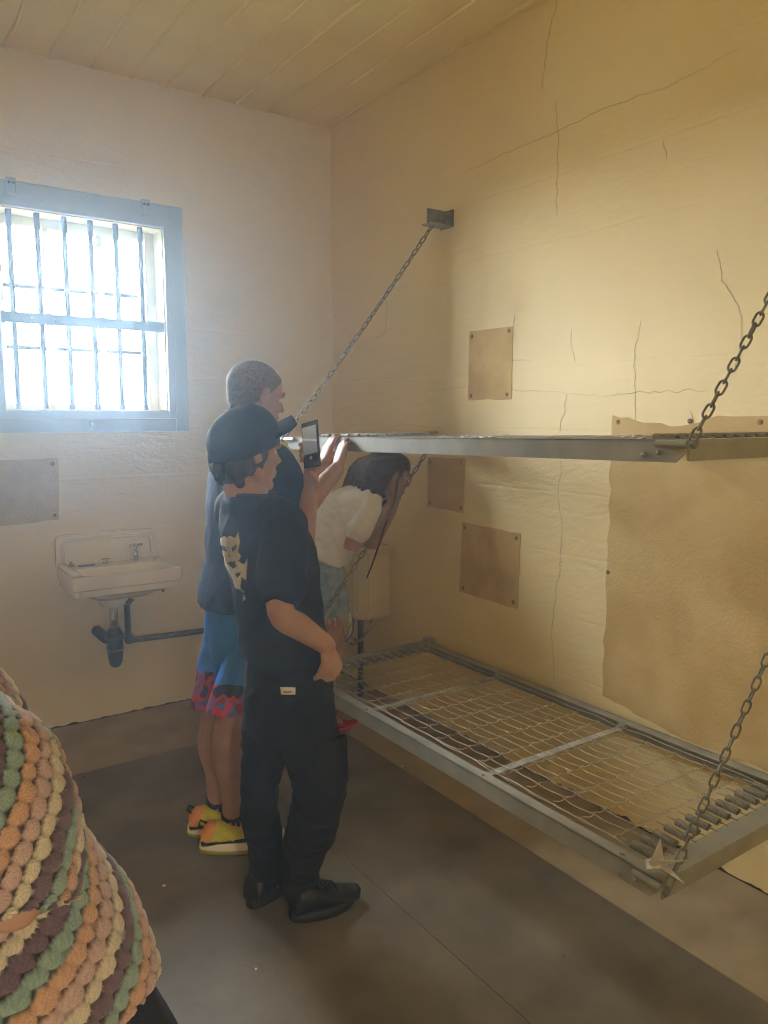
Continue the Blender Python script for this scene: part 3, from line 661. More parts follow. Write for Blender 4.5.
def basis(fwd, up=Vector((0, 0, 1))):
    f = Vector(fwd).normalized(); l_ = Vector(up).cross(f).normalized(); u = f.cross(l_)
    return Matrix((f, l_, u)).transposed()      # columns: forward, left, up
def head_prims(bm, c, B, s=1.0, ears=True):
    P = lambda x, y, z: Vector(c)+B @ (Vector((x, y, z))*s)
    E = lambda x, y, z, a, b_, d, rot=None: ell(bm, P(x, y, z), (a*s, b_*s, d*s), B @ rot if rot is not None else B, 20)
    E(-.014, 0, .030, .096, .074, .082); E(.030, 0, .028, .060, .066, .066)
    E(.036, 0, -.035, .052, .056, .078); E(.030, 0, -.058, .048, .050, .048)
    for q in (-1, 1):
        limb(bm, [P(-.008, .052*q, -.04), P(.012, .046*q, -.075), P(.062, .012*q, -.100)], [.020*s, .020*s, .018*s], 10)
        E(.055, .036*q, -.026, .030, .026, .026)
        limb(bm, [P(.080, .046*q, .018), P(.092, .024*q, .024), P(.093, .004*q, .020)], [.009*s, .010*s, .009*s], 8)
        E(.099, .010*q, -.030, .009, .008, .007)
        if ears:
            E(-.006, .076*q, -.004, .020, .007, .031, Matrix.Rotation(.25, 3, 'Y') @ Matrix.Rotation(-.35*q, 3, 'Z'))
            limb(bm, [P(.002, .078*q, -.022), P(-.012, .083*q, .002), P(-.010, .083*q, .020), P(.004, .079*q, .022)], [.006*s]*4, 8)
    limb(bm, [P(.089, 0, .016), P(.100, 0, -.008), P(.110, 0, -.026)], [.007*s, .008*s, .011*s], 10)
    E(.086, 0, -.060, .016, .024, .008); E(.084, 0, -.072, .015, .021, .008); E(.072, 0, -.099, .020, .022, .018)
    E(.078, 0, -.045, .018, .026, .014)
    return P
def eyes(parent, c, B, s=1.0):
    for q in (-1, 1):
        p = Vector(c)+B @ (Vector((.0725, .031*q, .000))*s)
        b = BM(); ell(b, p, (.0115*s,)*3, None, 14); e = obj('eye', b, M['eye_white'], parent, True)
        b = BM(); ell(b, p+B @ (Vector((.0080, 0, -.001))*s), (.0042*s, .0058*s, .0058*s), B, 12); obj('iris', b, M['iris'], e, True)
        b = BM(); limb(b, [Vector(c)+B @ (Vector(v)*s) for v in ((.079, .050*q, .021), (.091, .032*q, .029), (.094, .014*q, .025))], [.0025*s, .0035*s, .003*s], 8); obj('eyebrow', b, M['brow'], parent, True)
def hand_prims(bm, wrist, d, n, t, curl=(.3, .4, .3), s=1.0, thumb=(.6, .5, .2), spread=.08, tcurl=.4, lens=(.072, .080, .074, .058), fingers=True):
    """d: towards the fingers, n: the way the palm faces, t: thumb side; curl: bend at the three finger joints"""
    d, n = Vector(d).normalized(), Vector(n); n = (n-d*n.dot(d)).normalized(); t_ = Vector(t); t = (t_-d*t_.dot(d)-n*t_.dot(n)).normalized()
    W = Vector(wrist); P = lambda a, b_, c_: W+(d*a+t*b_+n*c_)*s
    loft(bm, [(P(-.015, 0, 0), t, .024*s, n, .019*s), (P(.012, 0, 0), t, .029*s, n, .018*s), (P(.045, 0, 0), t, .039*s, n, .0165*s), (P(.082, -.001, 0), t, .040*s, n, .014*s), (P(.092, -.001, .0), t, .036*s, n, .010*s)], 20)
    limb(bm, [P(.012, .022, .008), P(.045, .030, .012)], [.016*s, .015*s], 10)
    tips = []
    for i in range(4 if fingers else 0):
        off = (.0295, .010, -.010, -.0290)[i]; L = lens[i]*s; base = P((.084, .088, .085, .077)[i], off, 0); a = 0
        dd = (d+t*spread*(1.5-i)*.7).normalized(); pts = [base-dd*.02*s, base]; p = base
        for k, seg in enumerate((.45, .30, .25)):
            a += curl[k] if not isinstance(curl[k], (list, tuple)) else curl[k][i]
            p = p+(dd*math.cos(a)+n*math.sin(a))*L*seg; pts.append(p)
        r = (.0088, .0092, .0088, .0078)[i]*s
        limb(bm, pts, [r*1.1, r*1.08, r, r*.95, r*.82], 10); tips.append((p, dd*math.cos(a)+n*math.sin(a)))
    b0 = P(.022, .030, .006); td = (t*thumb[0]+d*thumb[1]+n*thumb[2]).normalized(); p1 = b0+td*.036*s
    td2 = (td+d*.3+n*tcurl-t*.15).normalized(); p2 = p1+td2*.032*s; td3 = (td2+n*tcurl*.6-t*.2).normalized(); p3 = p2+td3*.024*s
    limb(bm, [b0, p1, p2, p3], [.0145*s, .0115*s, .0105*s, .0085*s], 10)
    return tips
def ring_at(c, a, ra, b, rb): return (Vector(c), Vector(a), ra, Vector(b), rb)
def shoe(parent, heel, toe, h, cols, w=.048, nm='shoe', sole_h=.03, two=False):
    """heel and toe on the floor; upper, sole and laces as pieces"""
    heel, toe = Vector(heel), Vector(toe); d = (toe-heel); L = d.length; d.normalize(); s = Vector((-d.y, d.x, 0)); Z = Vector((0, 0, 1))
    up_m, sole_m, acc_m = cols
    def outline(g, z, roll=0):
        out = []; n_ = 36
        for k in range(n_):
            a_ = 2*math.pi*k/n_; x_ = math.cos(a_); y_ = math.sin(a_); u = (x_+1)/2
            ww = w*(.78+.30*math.sin(math.pi*min(1, u*.72+.12))**2) if u < .97 else w*.9
            out.append(heel+d*(L/2+x_*(L/2+g)*(1 if abs(x_) < 1 else 1))+s*(math.copysign(abs(y_)**.75, y_)*(ww+g))+Z*(z+roll*max(0, u-.75)*.10))
        return out
    b = BM(); rings(b, [outline(-.008, .0, 1), outline(.002, .007, 1), outline(.004, sole_h*.5, .7), outline(.001, sole_h, .3), outline(-.008, sole_h+.002, .2)])
    so = None
    up = BM()
    secs = []
    for u, hh, ww in ((.02, .075, .030), (.10, h, .036), (.22, h+.004, .038), (.34, h*.92, .040), (.48, h*.72, .043), (.64, h*.54, .046), (.80, h*.42, .046), (.93, h*.34, .038), (.99, h*.24, .022)):
        z0 = sole_h*.55+.008*max(0, u-.75); secs.append((heel+d*L*u+Z*((z0+hh)/2), s, ww*w/.046, Z, (hh-z0)/2))
    loft(up, secs, 20, 2.6)
    me = organic(nm, up, .0045, 3); folds(me, .0016, 24, seed=2)
    u_o = obj(nm, me, up_m, parent)
    so = obj('sole', b, sole_m, u_o, True)
    if two:
        b = BM(); rings(b, [outline(-.006, -.0005, 1), outline(.0035, .006, 1), outline(.006, sole_h*.42, .8), outline(.002, sole_h*.5, .8)]); obj('outsole', b, M['sole_olive'], u_o, True)
    lb = BM()
    for k in range(5):
        u = .36+k*.065; hh = h*(.95-.9*(u-.32)); c = heel+d*L*u+Z*(hh+.004)
        tube(lb, [c-s*.024-Z*.007, c-s*.012+Z*.0, c+s*.012, c+s*.024-Z*.007], .0032, 6)
    obj('laces', lb, acc_m, u_o, True)
    return u_o, heel, d, L
def overlay(name, me, keep, m, parent, off=.0016):
    b = BM(); vm = {}
    for p in me.polygons:
        if keep(p.center):
            vs = []
            for i in p.vertices:
                if i not in vm: vm[i] = b.verts.new(me.vertices[i].co+me.vertices[i].normal*off)
                vs.append(vm[i])
            b.faces.new(vs)
    return obj(name, b, m, parent, True)
def decal(name, shell, polys, origin, right, up, depth_dir, m, parent, off=.0015, step=.006):
    """flat print laid onto a cloth surface: each outline is cut into small cells and dropped onto the cloth"""
    bvh = BVHTree.FromPolygons([v.co for v in shell.vertices], [p.vertices for p in shell.polygons])
    b = BM()
    def inside(x, y, poly):
        c = False; j = len(poly)-1
        for i in range(len(poly)):
            xi, yi = poly[i]; xj, yj = poly[j]
            if (yi > y) != (yj > y) and x < (xj-xi)*(y-yi)/(yj-yi)+xi: c = not c
            j = i
        return c
    xs = [p[0] for q in polys for p in q]; ys = [p[1] for q in polys for p in q]
    nx, ny = int((max(xs)-min(xs))/step)+1, int((max(ys)-min(ys))/step)+1
    cache = {}
    def vert(i, j):
        if (i, j) not in cache:
            p = origin+right*(min(xs)+i*step)+up*(min(ys)+j*step)
            h = bvh.ray_cast(p, depth_dir)
            cache[(i, j)] = b.verts.new(h[0]+h[1]*off) if h[0] is not None else None
        return cache[(i, j)]
    for i in range(nx):
        for j in range(ny):
            x_, y_ = min(xs)+(i+.5)*step, min(ys)+(j+.5)*step
            if sum(inside(x_, y_, q) for q in polys) % 2:
                vs = [vert(i, j), vert(i+1, j), vert(i+1, j+1), vert(i, j+1)]
                if all(vs): b.faces.new(vs)
    me = to_mesh(b, name, True); o = obj(name, me, m, parent)
    sd = o.modifiers.new('thickness', 'SOLIDIFY'); sd.thickness = .0008
    return o
ZUP = Vector((0, 0, 1))

# ------------------------------------------------------------------ boy in the cap, filming with a phone
FW = Vector((1, .06, 0)).normalized(); LF = ZUP.cross(FW)
neck = K(251, 497, 2.21); chest = K(270, 548, 2.20); waist = K(281, 622, 2.19); hip = K(288, 690, 2.18)
shl = K(258, 512, 2.21)
rsh = shl-LF*.150-ZUP*.012; lsh = shl+LF*.150-ZUP*.005
rel = K(281, 612, 1.985); rwr = K(327, 645, 2.045)
lel = K(301, 566, 2.43)
PN = (Vector((-.96, -.25, .12))).normalized()             # the screen faces him and, obliquely, us
pc = K(311, 444.5, 2.42); PU = (K(307, 421, 2.42)-K(315, 468, 2.42)); PU = (PU-PN*PU.dot(PN)).normalized(); PX = PU.cross(PN)
hw = K(303, 490, 2.43)-PN*.030
lwr = hw-(pc-hw).normalized()*.004
Lan = FL(263, 902)+Vector((.02, .0, .09)); Ran = FL(303, 914)+Vector((.0, .02, .09))
lhip = hip+LF*.088-ZUP*.03; rhip = hip-LF*.088-ZUP*.03
lkn = K(259, 797, 2.28); rkn = K(320, 790, 2.13)
hc = K(247, 452, 2.20); HB = basis(Vector((1, .10, -.04)))
boy = thing('person', 'boy in black clothes and navy cap filming with a phone', 'person', (1.0, 1.95, 0))
b = BM(); head_prims(b, hc, HB, .97)
limb(b, [hc+HB @ Vector((-.025, 0, -.05)), (hc+neck)/2+HB @ Vector((-.03, 0, -.02)), neck-ZUP*.02], [.054, .052, .060])
loft(b, [ring_at(hip-ZUP*.05, LF, .12, FW, .085), ring_at(waist, LF, .125, FW, .085), ring_at(chest, LF, .14, FW, .09), ring_at(shl-ZUP*.02, LF, .135, FW, .075), ring_at(neck+ZUP*.005, LF, .05, FW, .045)])
limb(b, [rsh, (rsh+rel)/2, rel, (rel*.6+rwr*.4)+Vector((0, 0, -.004)), rwr], [.043, .042, .036, .036, .0255])
limb(b, [lsh, (lsh+lel)/2, lel, (lel*.6+lwr*.4), lwr], [.043, .040, .036, .035, .0255])
for h_, k_, a_ in ((lhip, lkn, Lan), (rhip, rkn, Ran)):
    limb(b, [h_, (h_+k_)/2, k_, k_*.6+a_*.4, a_], [.06, .05, .04, .038, .030])
    limb(b, [a_-ZUP*.02, a_+FW*.07-ZUP*.05], [.026, .022])
# near hand: loose fist at the hip
fd = (K(332, 664, 2.06)-rwr).normalized()
hand_prims(b, rwr+fd*.012, fd*.8+FW*.15, VR*-.85+VF*.2, VF*-1+ZUP*-.0, curl=(1.2, 1.45, .9), s=.84, thumb=(.12, .75, .65), tcurl=.5)
ell(b, rwr+fd*.072-VR*.020, (.020, .020, .024))
# far hand: holds the phone upright
hand_prims(b, hw, (pc-PN*.032-PU*.015-VR*.014)-hw, PN, -VR*.2-PX*.0+VR*1.0, curl=((.05, .05, .05, .1), (.2, .2, .2, .3), .2), s=.84, thumb=(.8, .75, .75), tcurl=.45, fingers=False)
for i, (u_, r_) in enumerate(((.004, .0080), (-.014, .0082), (-.032, .0080), (-.049, .0072))):     # four fingers round the back and over the left edge
    kn = hw+(pc-PN*.032-PU*.015-VR*.014-hw).normalized()*.066
    limb(b, [kn+PU*(.022-i*.011)+PX*.012, pc+PU*u_-PX*.018-PN*.017, pc+PU*(u_+.002)-PX*.0425-PN*.006, pc+PU*(u_+.003)-PX*.0415+PN*.009], [r_*1.15, r_*1.1, r_, r_*.85], 10)
body_me = organic('body', b, .0048, 3); boy_body = obj('body', body_me, M['skin1'], boy)
eyes(boy_body, hc, HB, .97)
# cropped hair under the cap, longer at the nape
b = BM(); P = lambda x, y, z: hc+HB @ (Vector((x, y, z))*.97)
ell(b, P(-.030, 0, -.018), (.080, .079, .070), HB, 20)
for y_ in (-.05, -.025, 0, .025, .05):
    limb(b, [P(-.075, y_, -.03), P(-.092+abs(y_)*.4, y_, -.045), P(-.070+abs(y_)*.4, y_*.95, -.088)], [.022, .024, .015], 10)
for q in (-1, 1):
    limb(b, [P(.012, .070*q, .015), P(.010, .077*q, .0), P(.012, .074*q, -.022)], [.018, .013, .007], 10); limb(b, [P(-.038, .066*q, -.022), P(-.045, .068*q, -.055)], [.018, .016], 10)
    limb(b, [P(-.055, .058*q, -.032), P(-.062, .056*q, -.075)], [.020, .016], 10)
me = organic('hair', b, .005, 2); folds(me, .004, 40, (1, 1, .35), 3); obj('hair', me, M['hair_dark'], boy_body)
# baseball cap
CB = basis(HB @ Vector((1, 0, .46)), HB @ Vector((-.46, 0, 1)))
cc = P(-.012, 0, .034)
b = BM(); ell(b, cc+CB @ Vector((0, 0, .0)), (.111, .092, .095), CB, 24); ell(b, cc+CB @ Vector((.035, 0, .012)), (.077, .082, .080), CB, 20); ell(b, cc+CB @ Vector((-.028, 0, -.025)), (.090, .090, .07), CB, 20)
bmesh.ops.bisect_plane(b, geom=b.verts[:]+b.edges[:]+b.faces[:], plane_co=cc+CB @ Vector((0, 0, -.036)), plane_no=CB @ Vector((-.10, 0, -1)), clear_outer=True)
bmesh.ops.holes_fill(b, edges=[e for e in b.edges if e.is_boundary])
me = organic('cap', b, .005, 2); folds(me, .002, 14, seed=6); cap = obj('cap', me, M['navy_cap'], boy)
b = BM(); rs = []
for k in range(9):       # curved peak, two skins
    u = k/8; xx = .066+.112*u; hw_ = .076*math.sqrt(max(0.02, 1-(u*.985)**2.6))
    top = []; bot = []
    for j in range(13):
        v = -1+2*j/12; y_ = v*hw_; zz = -.010+.012*u-.017*(v*v)*(.5+.5*u)
        top.append(cc+CB @ Vector((xx-.02*v*v*(1-u), y_, zz+.003))); bot.append(cc+CB @ Vector((xx-.02*v*v*(1-u), y_, zz-.003)))
    rs.append(top+bot[::-1])
rings(b, rs); obj('peak', b, M['navy_cap'], cap, True)
b = BM(); ell(b, cc+CB @ Vector((0, 0, .096)), (.007, .007, .005), CB, 10); obj('cap_button', b, M['navy_cap'], cap, True)
# T-shirt
b = BM()
loft(b, [ring_at(hip+ZUP*.098+FW*.002, LF, .156, FW, .127), ring_at(hip+ZUP*.12, LF, .148, FW, .120), ring_at(waist, LF, .138, FW, .112), ring_at((waist+chest)/2, LF, .146, FW, .116), ring_at(chest, LF, .158, FW, .118), ring_at((chest+shl)/2, LF, .164, FW, .108), ring_at(shl-ZUP*.004, LF, .150, FW, .088), ring_at(neck-ZUP*.008, LF, .092, FW, .074), ring_at(neck+ZUP*.010, LF, .066, FW, .062)], 32, 2.2)
for s_, e_ in ((rsh, rel), (lsh, lel)):
    dn = (e_-s_).normalized(); limb(b, [s_+(shl-s_)*.35, s_+dn*.01, s_+dn*.10, s_+dn*.185], [.068, .064, .066, .069], 18)
me = organic('t_shirt', b, .0065, 4); folds(me, .007, 9, (1, 1, .55), 1); shirt_me = me
shirt = obj('t_shirt', me, M['black_cloth'], boy)
# neck rib
b = BM(); tube(b, [neck+ZUP*(.007-.004*math.cos(a_*.2618))+FW*.064*math.cos(a_*.2618)+LF*.066*math.sin(a_*.2618) for a_ in range(24)], .007, 8, close=True); obj('neck_rib', b, M['black_cloth'], shirt, True)
# white jagged print on the back: a horned mask with slanted eyes over a curling tail
PRINT = [
 [(-.030, .150), (-.024, .128), (-.008, .138), (0, .128), (.008, .138), (.024, .128), (.036, .152), (.034, .10), (.026, .070), (.034, .055), (.024, .035), (.040, .02), (.052, .045), (.046, .0), (.040, -.045), (.028, -.025), (.020, -.07), (.034, -.115), (.022, -.13), (.030, -.085), (.006, -.075), (.0, -.035), (-.010, .0), (-.022, .030), (-.030, .070), (-.034, .11)],
 [(-.024, .104), (-.004, .090), (-.006, .072), (-.020, .080)], [(.008, .088), (.026, .104), (.024, .082), (.010, .072)], [(-.004, .060), (.004, .060), (.002, .052), (-.002, .052)],
 [(-.010, .030), (.016, .036), (.018, .012), (.004, .004)], [(.010, -.015), (.030, -.006), (.026, -.018), (.014, -.032)],
]
po = K(231, 570, 2.18)-VF*.25
PRINT = [[(x*.92, y*.70) for x, y in q] for q in PRINT]
decal('back_print', shirt_me, PRINT, K(232, 570, 1.75), VR, ZUP-VR*.10, ray(232, 570), M['print'], shirt, step=.0022)
# trousers: straight legs with cargo pockets
b = BM()
loft(b, [ring_at(hip+ZUP*.12, LF, .122, FW, .098), ring_at(hip+ZUP*.05, LF, .136, FW, .110), ring_at(hip, LF, .142, FW, .116), ring_at(hip-ZUP*.08, LF, .146, FW, .114), ring_at(hip-ZUP*.13, LF, .13, FW, .10)], 28, 2.2)
for h_, k_, a_, rr in ((lhip, lkn, Lan, (.080, .070, .054, .052, .054, .052)), (rhip, rkn, Ran, (.084, .080, .073, .068, .062, .060))):
    limb(b, [h_, h_.lerp(k_, .5), k_, k_.lerp(a_, .45), a_+ZUP*.055, a_+ZUP*.005], rr, 20)
me = organic('trousers', b, .0065, 3); folds(me, .009, 8, (1, 1, 1.5), 4); tr_me = me
trs = obj('trousers', me, M['black_twill'], boy)
kp = rkn.lerp(rhip, .42)-LF*.068+FW*.012
b = BM(); loft(b, [(kp+ZUP*.07, FW, .050, LF, .012), (kp+ZUP*.06, FW, .054, LF, .014), (kp-ZUP*.06, FW, .056, LF, .015), (kp-ZUP*.08, FW, .048, LF, .010)], 20, 4); me = organic('cargo_pocket', b, .005, 2); cpk = obj('cargo_pocket', me, M['black_twill'], trs)
decal('waist_label', tr_me, [[(-.019, -.010), (.019, -.010), (.019, .011), (-.019, .011)]], K(288.5, 691, 1.6), VR, ZUP, ray(288.5, 691), M['print'], trs, step=.0035, off=.003)
decal('label_script', tr_me, [[(-.011, -.001), (-.006, .003), (-.001, 0), (.004, .003), (.011, .0), (.010, -.003), (.004, -.001), (-.001, -.004), (-.006, -.001), (-.010, -.004)]], K(288.5, 691, 1.6), VR, ZUP, ray(288.5, 691), mat('red_print', (150, 70, 60), .8), trs, step=.002, off=.005)
hl, tl = FL(251, 911), FL(294, 868)
shoe(boy, FL(292, 923)+Vector((.0, .005, 0)), FL(359, 897), .108, (M['shoe_black'], M['sole_black'], M['sole_black']), .050, 'shoe', .034)
shoe(boy, hl, hl+(tl-hl).normalized()*.27, .108, (M['shoe_black'], M['sole_black'], M['sole_black']), .050, 'shoe', .034)
# the phone in his hand
ph = thing('mobile_phone', 'black phone held up by the boy in the cap', 'phone', pc-PU*.07)
def oriented(bm, c, ax, ay, az): bmesh.ops.transform(bm, matrix=Matrix.Translation(c) @ Matrix((ax, ay, az)).transposed().to_4x4(), verts=bm.verts[:])
b = BM(); box(b, -.036, -.074, -.004, .036, .074, .004, .0035); oriented(b, pc, PX, PU, PN); obj('case', b, M['black_plastic'], ph, True)
def screen_mat():
    m = bpy.data.materials.new('camera_screen'); m.use_nodes = True; n, l = m.node_tree.nodes, m.node_tree.links; b = n['Principled BSDF']
    tc = n.new('ShaderNodeTexCoord'); sp = n.new('ShaderNodeSeparateXYZ'); l.new(tc.outputs['Generated'], sp.inputs[0])
    rp = n.new('ShaderNodeValToRGB'); e = rp.color_ramp.elements; rp.color_ramp.interpolation = 'EASE'
    e[0].position = 0; e[0].color = (*lin((96, 98, 100)), 1); e[1].position = 1; e[1].color = (*lin((150, 152, 150)), 1)
    q = e.new(.45); q.color = (*lin((118, 118, 116)), 1); q = e.new(.5); q.color = (*lin((176, 176, 170)), 1); q = e.new(.56); q.color = (*lin((128, 128, 124)), 1)
    l.new(sp.outputs['Z'], rp.inputs[0]); l.new(rp.outputs[0], b.inputs['Base Color']); l.new(rp.outputs[0], b.inputs['Emission Color']); b.inputs['Emission Strength'].default_value = .35
    b.inputs['Roughness'].default_value = .15; return m
b = BM(); box(b, -.031, -.030, .0041, .031, .058, .0046); oriented(b, pc, PX, PU, PN); obj('screen', b, screen_mat(), ph)
b = BM(); lathe(b, [(.0001, 0), (.0065, 0), (.0065, .0006), (.0001, .0006)], (0, -.044, .0042), 16); oriented(b, pc, PX, PU, PN); obj('shutter_button', b, M['print'], ph)

# ------------------------------------------------------------------ taller boy in navy, hands on the upper bunk
FW = Vector((1, .10, 0)).normalized(); LF = ZUP.cross(FW)
D = 2.62
hc = K(256, 396, D); HB = basis(Vector((1, .05, -.22)))
neck = K(247, 446, D); shl = K(250, 458, D); chest = K(250, 500, D); waist = K(246, 560, D); hip = K(243, 622, D)
rsh = shl-LF*.165-ZUP*.02; lsh = shl+LF*.165-ZUP*.02
ry, ly = 2.405, 2.505
def railz(y): return 1.455+math.tan(TILT)*(y-1.0)
rwr = Vector((1.44, ry-.025, railz(ry)-.112)); lwr = Vector((1.445, ly-.012, railz(ly)-.105))
rel = K(297, 513, 2.58); lel = K(300, 500, 2.78)
Ran = FL(229, 846)+Vector((.02, .01, .10)); Lan = FL(214, 832)+Vector((.02, .01, .10))
rhip = hip-LF*.09-ZUP*.04; lhip = hip+LF*.09-ZUP*.04
rkn = K(231, 722, 2.51); lkn = K(216, 716, 2.66)
tall = thing('person', 'taller boy in navy shirt and blue shorts gripping the upper bunk', 'person', (.98, 2.42, 0))
b = BM(); head_prims(b, hc, HB, .98)
limb(b, [hc+HB @ Vector((-.025, 0, -.05)), (hc+neck)/2-FW*.02, neck-ZUP*.03], [.056, .055, .066])
loft(b, [ring_at(hip-ZUP*.06, LF, .13, FW, .09), ring_at(waist, LF, .13, FW, .09), ring_at(chest, LF, .15, FW, .095), ring_at(shl-ZUP*.02, LF, .15, FW, .08), ring_at(neck+ZUP*.005, LF, .055, FW, .05)])
limb(b, [rsh, rsh.lerp(rel, .5), rel, rel.lerp(rwr, .4)-ZUP*.004, rwr], [.05, .046, .039, .039, .027])
limb(b, [lsh, lsh.lerp(lel, .5), lel, lel.lerp(lwr, .4), lwr], [.05, .046, .039, .038, .027])
for h_, k_, a_ in ((lhip, lkn, Lan), (rhip, rkn, Ran)):
    c1 = k_.lerp(a_, .32)-FW*.014
    limb(b, [h_, h_.lerp(k_, .5), k_, c1, k_.lerp(a_, .65), a_], [.08, .068, .050, .052, .040, .032])
    limb(b, [a_-ZUP*.04-FW*.02, a_+FW*.07-ZUP*.06], [.034, .028])
for w_, y_ in ((rwr, ry), (lwr, ly)):
    k_ = Vector((1.478, y_, railz(y_)-.028))
    hand_prims(b, w_, k_-w_, Vector((1, 0, -.05)), Vector((0, 1 if w_ is rwr else -1, 0)), curl=((.15, .1, .1, .15), (.75, .7, .72, .8), (.8, .8, .8, .8)), s=.92, thumb=(.6, .75, .35), tcurl=.15, spread=.05)
body_me = organic('body', b, .0052, 3); tall_body = obj('body', body_me, M['skin2'], tall)
eyes(tall_body, hc, HB, .98)
# buzz cut
P = lambda x, y, z: hc+HB @ (Vector((x, y, z))*.98)
b = BM(); ell(b, P(-.014, 0, .031), (.100, .0775, .086), HB, 24); ell(b, P(.031, 0, .030), (.0625, .0690, .0690), HB, 20); ell(b, P(-.045, 0, .0), (.062, .066, .075), HB, 20)
bmesh.ops.bisect_plane(b, geom=b.verts[:]+b.edges[:]+b.faces[:], plane_co=P(.030, 0, .024), plane_no=HB @ Vector((1, 0, -.85)), clear_outer=True)
bmesh.ops.holes_fill(b, edges=[e for e in b.edges if e.is_boundary])
me = organic('hair', b, .005, 1); folds(me, .0012, 90, seed=4); obj('hair', me, M['hair_blond'], tall_body)
b = BM()
loft(b, [ring_at(hip+ZUP*.065, LF, .178, FW, .136), ring_at(hip+ZUP*.12, LF, .170, FW, .130), ring_at(waist, LF, .162, FW, .122), ring_at((waist+chest)/2, LF, .178, FW, .126), ring_at(chest, LF, .188, FW, .124), ring_at((chest+shl)/2, LF, .19, FW, .115), ring_at(shl-ZUP*.002, LF, .16, FW, .094), ring_at(neck-ZUP*.008, LF, .095, FW, .078), ring_at(neck+ZUP*.012, LF, .070, FW, .066)], 32, 2.2)
for s_, e_ in ((rsh, rel), (lsh, lel)):
    dn = (e_-s_).normalized(); limb(b, [s_+(shl-s_)*.35, s_+dn*.01, s_+dn*.09, s_+dn*.175], [.074, .069, .070, .072], 18)
me = organic('t_shirt', b, .0068, 4); folds(me, .008, 8, (1, 1, .6), 9); tsh = obj('t_shirt', me, M['navy_cloth'], tall)
b = BM(); tube(b, [neck+ZUP*(.010-.012*math.cos(a_*.2618))+FW*.068*math.cos(a_*.2618)+LF*.070*math.sin(a_*.2618) for a_ in range(24)], .007, 8, close=True); obj('neck_rib', b, M['navy_cloth'], tsh, True)
b = BM(); loft(b, [ring_at(hip+ZUP*.10, LF, .14, FW, .105), ring_at(hip, LF, .152, FW, .114), ring_at(hip-ZUP*.09, LF, .156, FW, .114), ring_at(hip-ZUP*.13, LF, .14, FW, .105)], 28, 2.2)
for h_, k_ in ((lhip, lkn), (rhip, rkn)):
    dn = (k_-h_); limb(b, [h_, h_+dn*.4, h_+dn*.65], [.084, .084, .084], 20)
    loft(b, [ring_at(h_+dn*.2, LF, .082, FW, .088), ring_at(h_+dn*.5, LF, .084, FW, .092), ring_at(h_+dn*.84, LF, .086, FW, .094)], 24, 2.1)
me = organic('shorts', b, .0068, 3); folds(me, .007, 10, (1, 1, .25), 12); obj('shorts', me, M['shorts'], tall)
for a_ in (Ran, Lan):
    b = BM(); limb(b, [a_+ZUP*.03, a_, a_-ZUP*.03], [.037, .038, .04], 14); obj('sock', b, M['sock'], tall, True)
for hp, tp_ in (((201, 852), (288, 842)), ((189, 836), (262, 827))):
    h0, t0 = FL(*hp), FL(*tp_); dr = (t0-h0).normalized()
    u_o, heel, d_, L_ = shoe(tall, h0, h0+dr*.29, .100, (M['shoe_yellow'], M['sole_white'], M['shoe_orange']), .050, 'trainer', .042, True)
    s_ = Vector((-d_.y, d_.x, 0))
    overlay('heel_counter', u_o.data, lambda p: (p-heel).dot(d_) < .052+.5*(p.z-.09) and p.z > .052, M['shoe_orange'], u_o)
    overlay('side_stripe', u_o.data, lambda p: .04 < p.z-.10*max(0, (p-heel).dot(d_)-.12) < .054 and (p-heel).dot(d_) < .2, M['sock'], u_o)
    b = BM(); tube(b, [heel+d_*.012+ZUP*.086, heel-d_*.002+ZUP*.100, heel+d_*.004+ZUP*.116, heel+d_*.024+ZUP*.104], .0035, 8); obj('pull_tab', b, M['sock'], u_o, True)

# ------------------------------------------------------------------ girl leaning forward by the toilet
D = 3.66
FW = Vector((1, -.10, 0)).normalized(); LF = ZUP.cross(FW)
hip = K(318, 562, D); midb = K(333, 528, D); chest = K(349, 508, D); shl = K(362, 496, D); neck = K(372, 492, D)
hc = K(389, 475, D); HB = basis(Vector((1, -.12, -.26)))
spine = (shl-hip).normalized(); dn_ = spine.cross(LF).normalized()
rsh = shl-LF*.135-spine*.01; lsh = shl+LF*.135-spine*.01
rel = K(351, 547, D-.13); rwr = K(381, 513, D-.07)
lel = K(372, 545, D+.10); lwr = K(392, 512, D+.04)
Ran = Vector((1.76, 3.04, .085)); Lan = Vector((1.74, 3.19, .085))
rhip = hip-LF*.075-ZUP*.02; lhip = hip+LF*.075-ZUP*.02
rkn = (rhip+Ran)/2+FW*.05; lkn = (lhip+Lan)/2+FW*.05
girl = thing('person', 'girl in white shirt bending forward with a hand at her chin', 'person', (1.75, 3.11, 0))
b = BM(); head_prims(b, hc, HB, 1.02)
limb(b, [hc+HB @ Vector((-.03, 0, -.045)), neck, shl-spine*.02], [.046, .047, .055])
loft(b, [ring_at(hip-spine*.04, LF, .10, dn_, .065), ring_at(hip.lerp(chest, .4), LF, .095, dn_, .065), ring_at(chest, LF, .11, dn_, .07), ring_at(shl, LF, .11, dn_, .05)])
limb(b, [rsh, rsh.lerp(rel, .5), rel, rel.lerp(rwr, .4), rwr], [.032, .038, .037, .036, .026])
limb(b, [lsh, lsh.lerp(lel, .5), lel, lel.lerp(lwr, .4), lwr], [.038, .036, .030, .030, .022])
for h_, k_, a_ in ((lhip, lkn, Lan), (rhip, rkn, Ran)):
    limb(b, [h_, h_.lerp(k_, .5), k_, k_.lerp(a_, .35)-FW*.012, a_], [.056, .060, .048, .046, .030])
    limb(b, [a_-ZUP*.02-FW*.02, a_+FW*.07-ZUP*.045], [.03, .025])
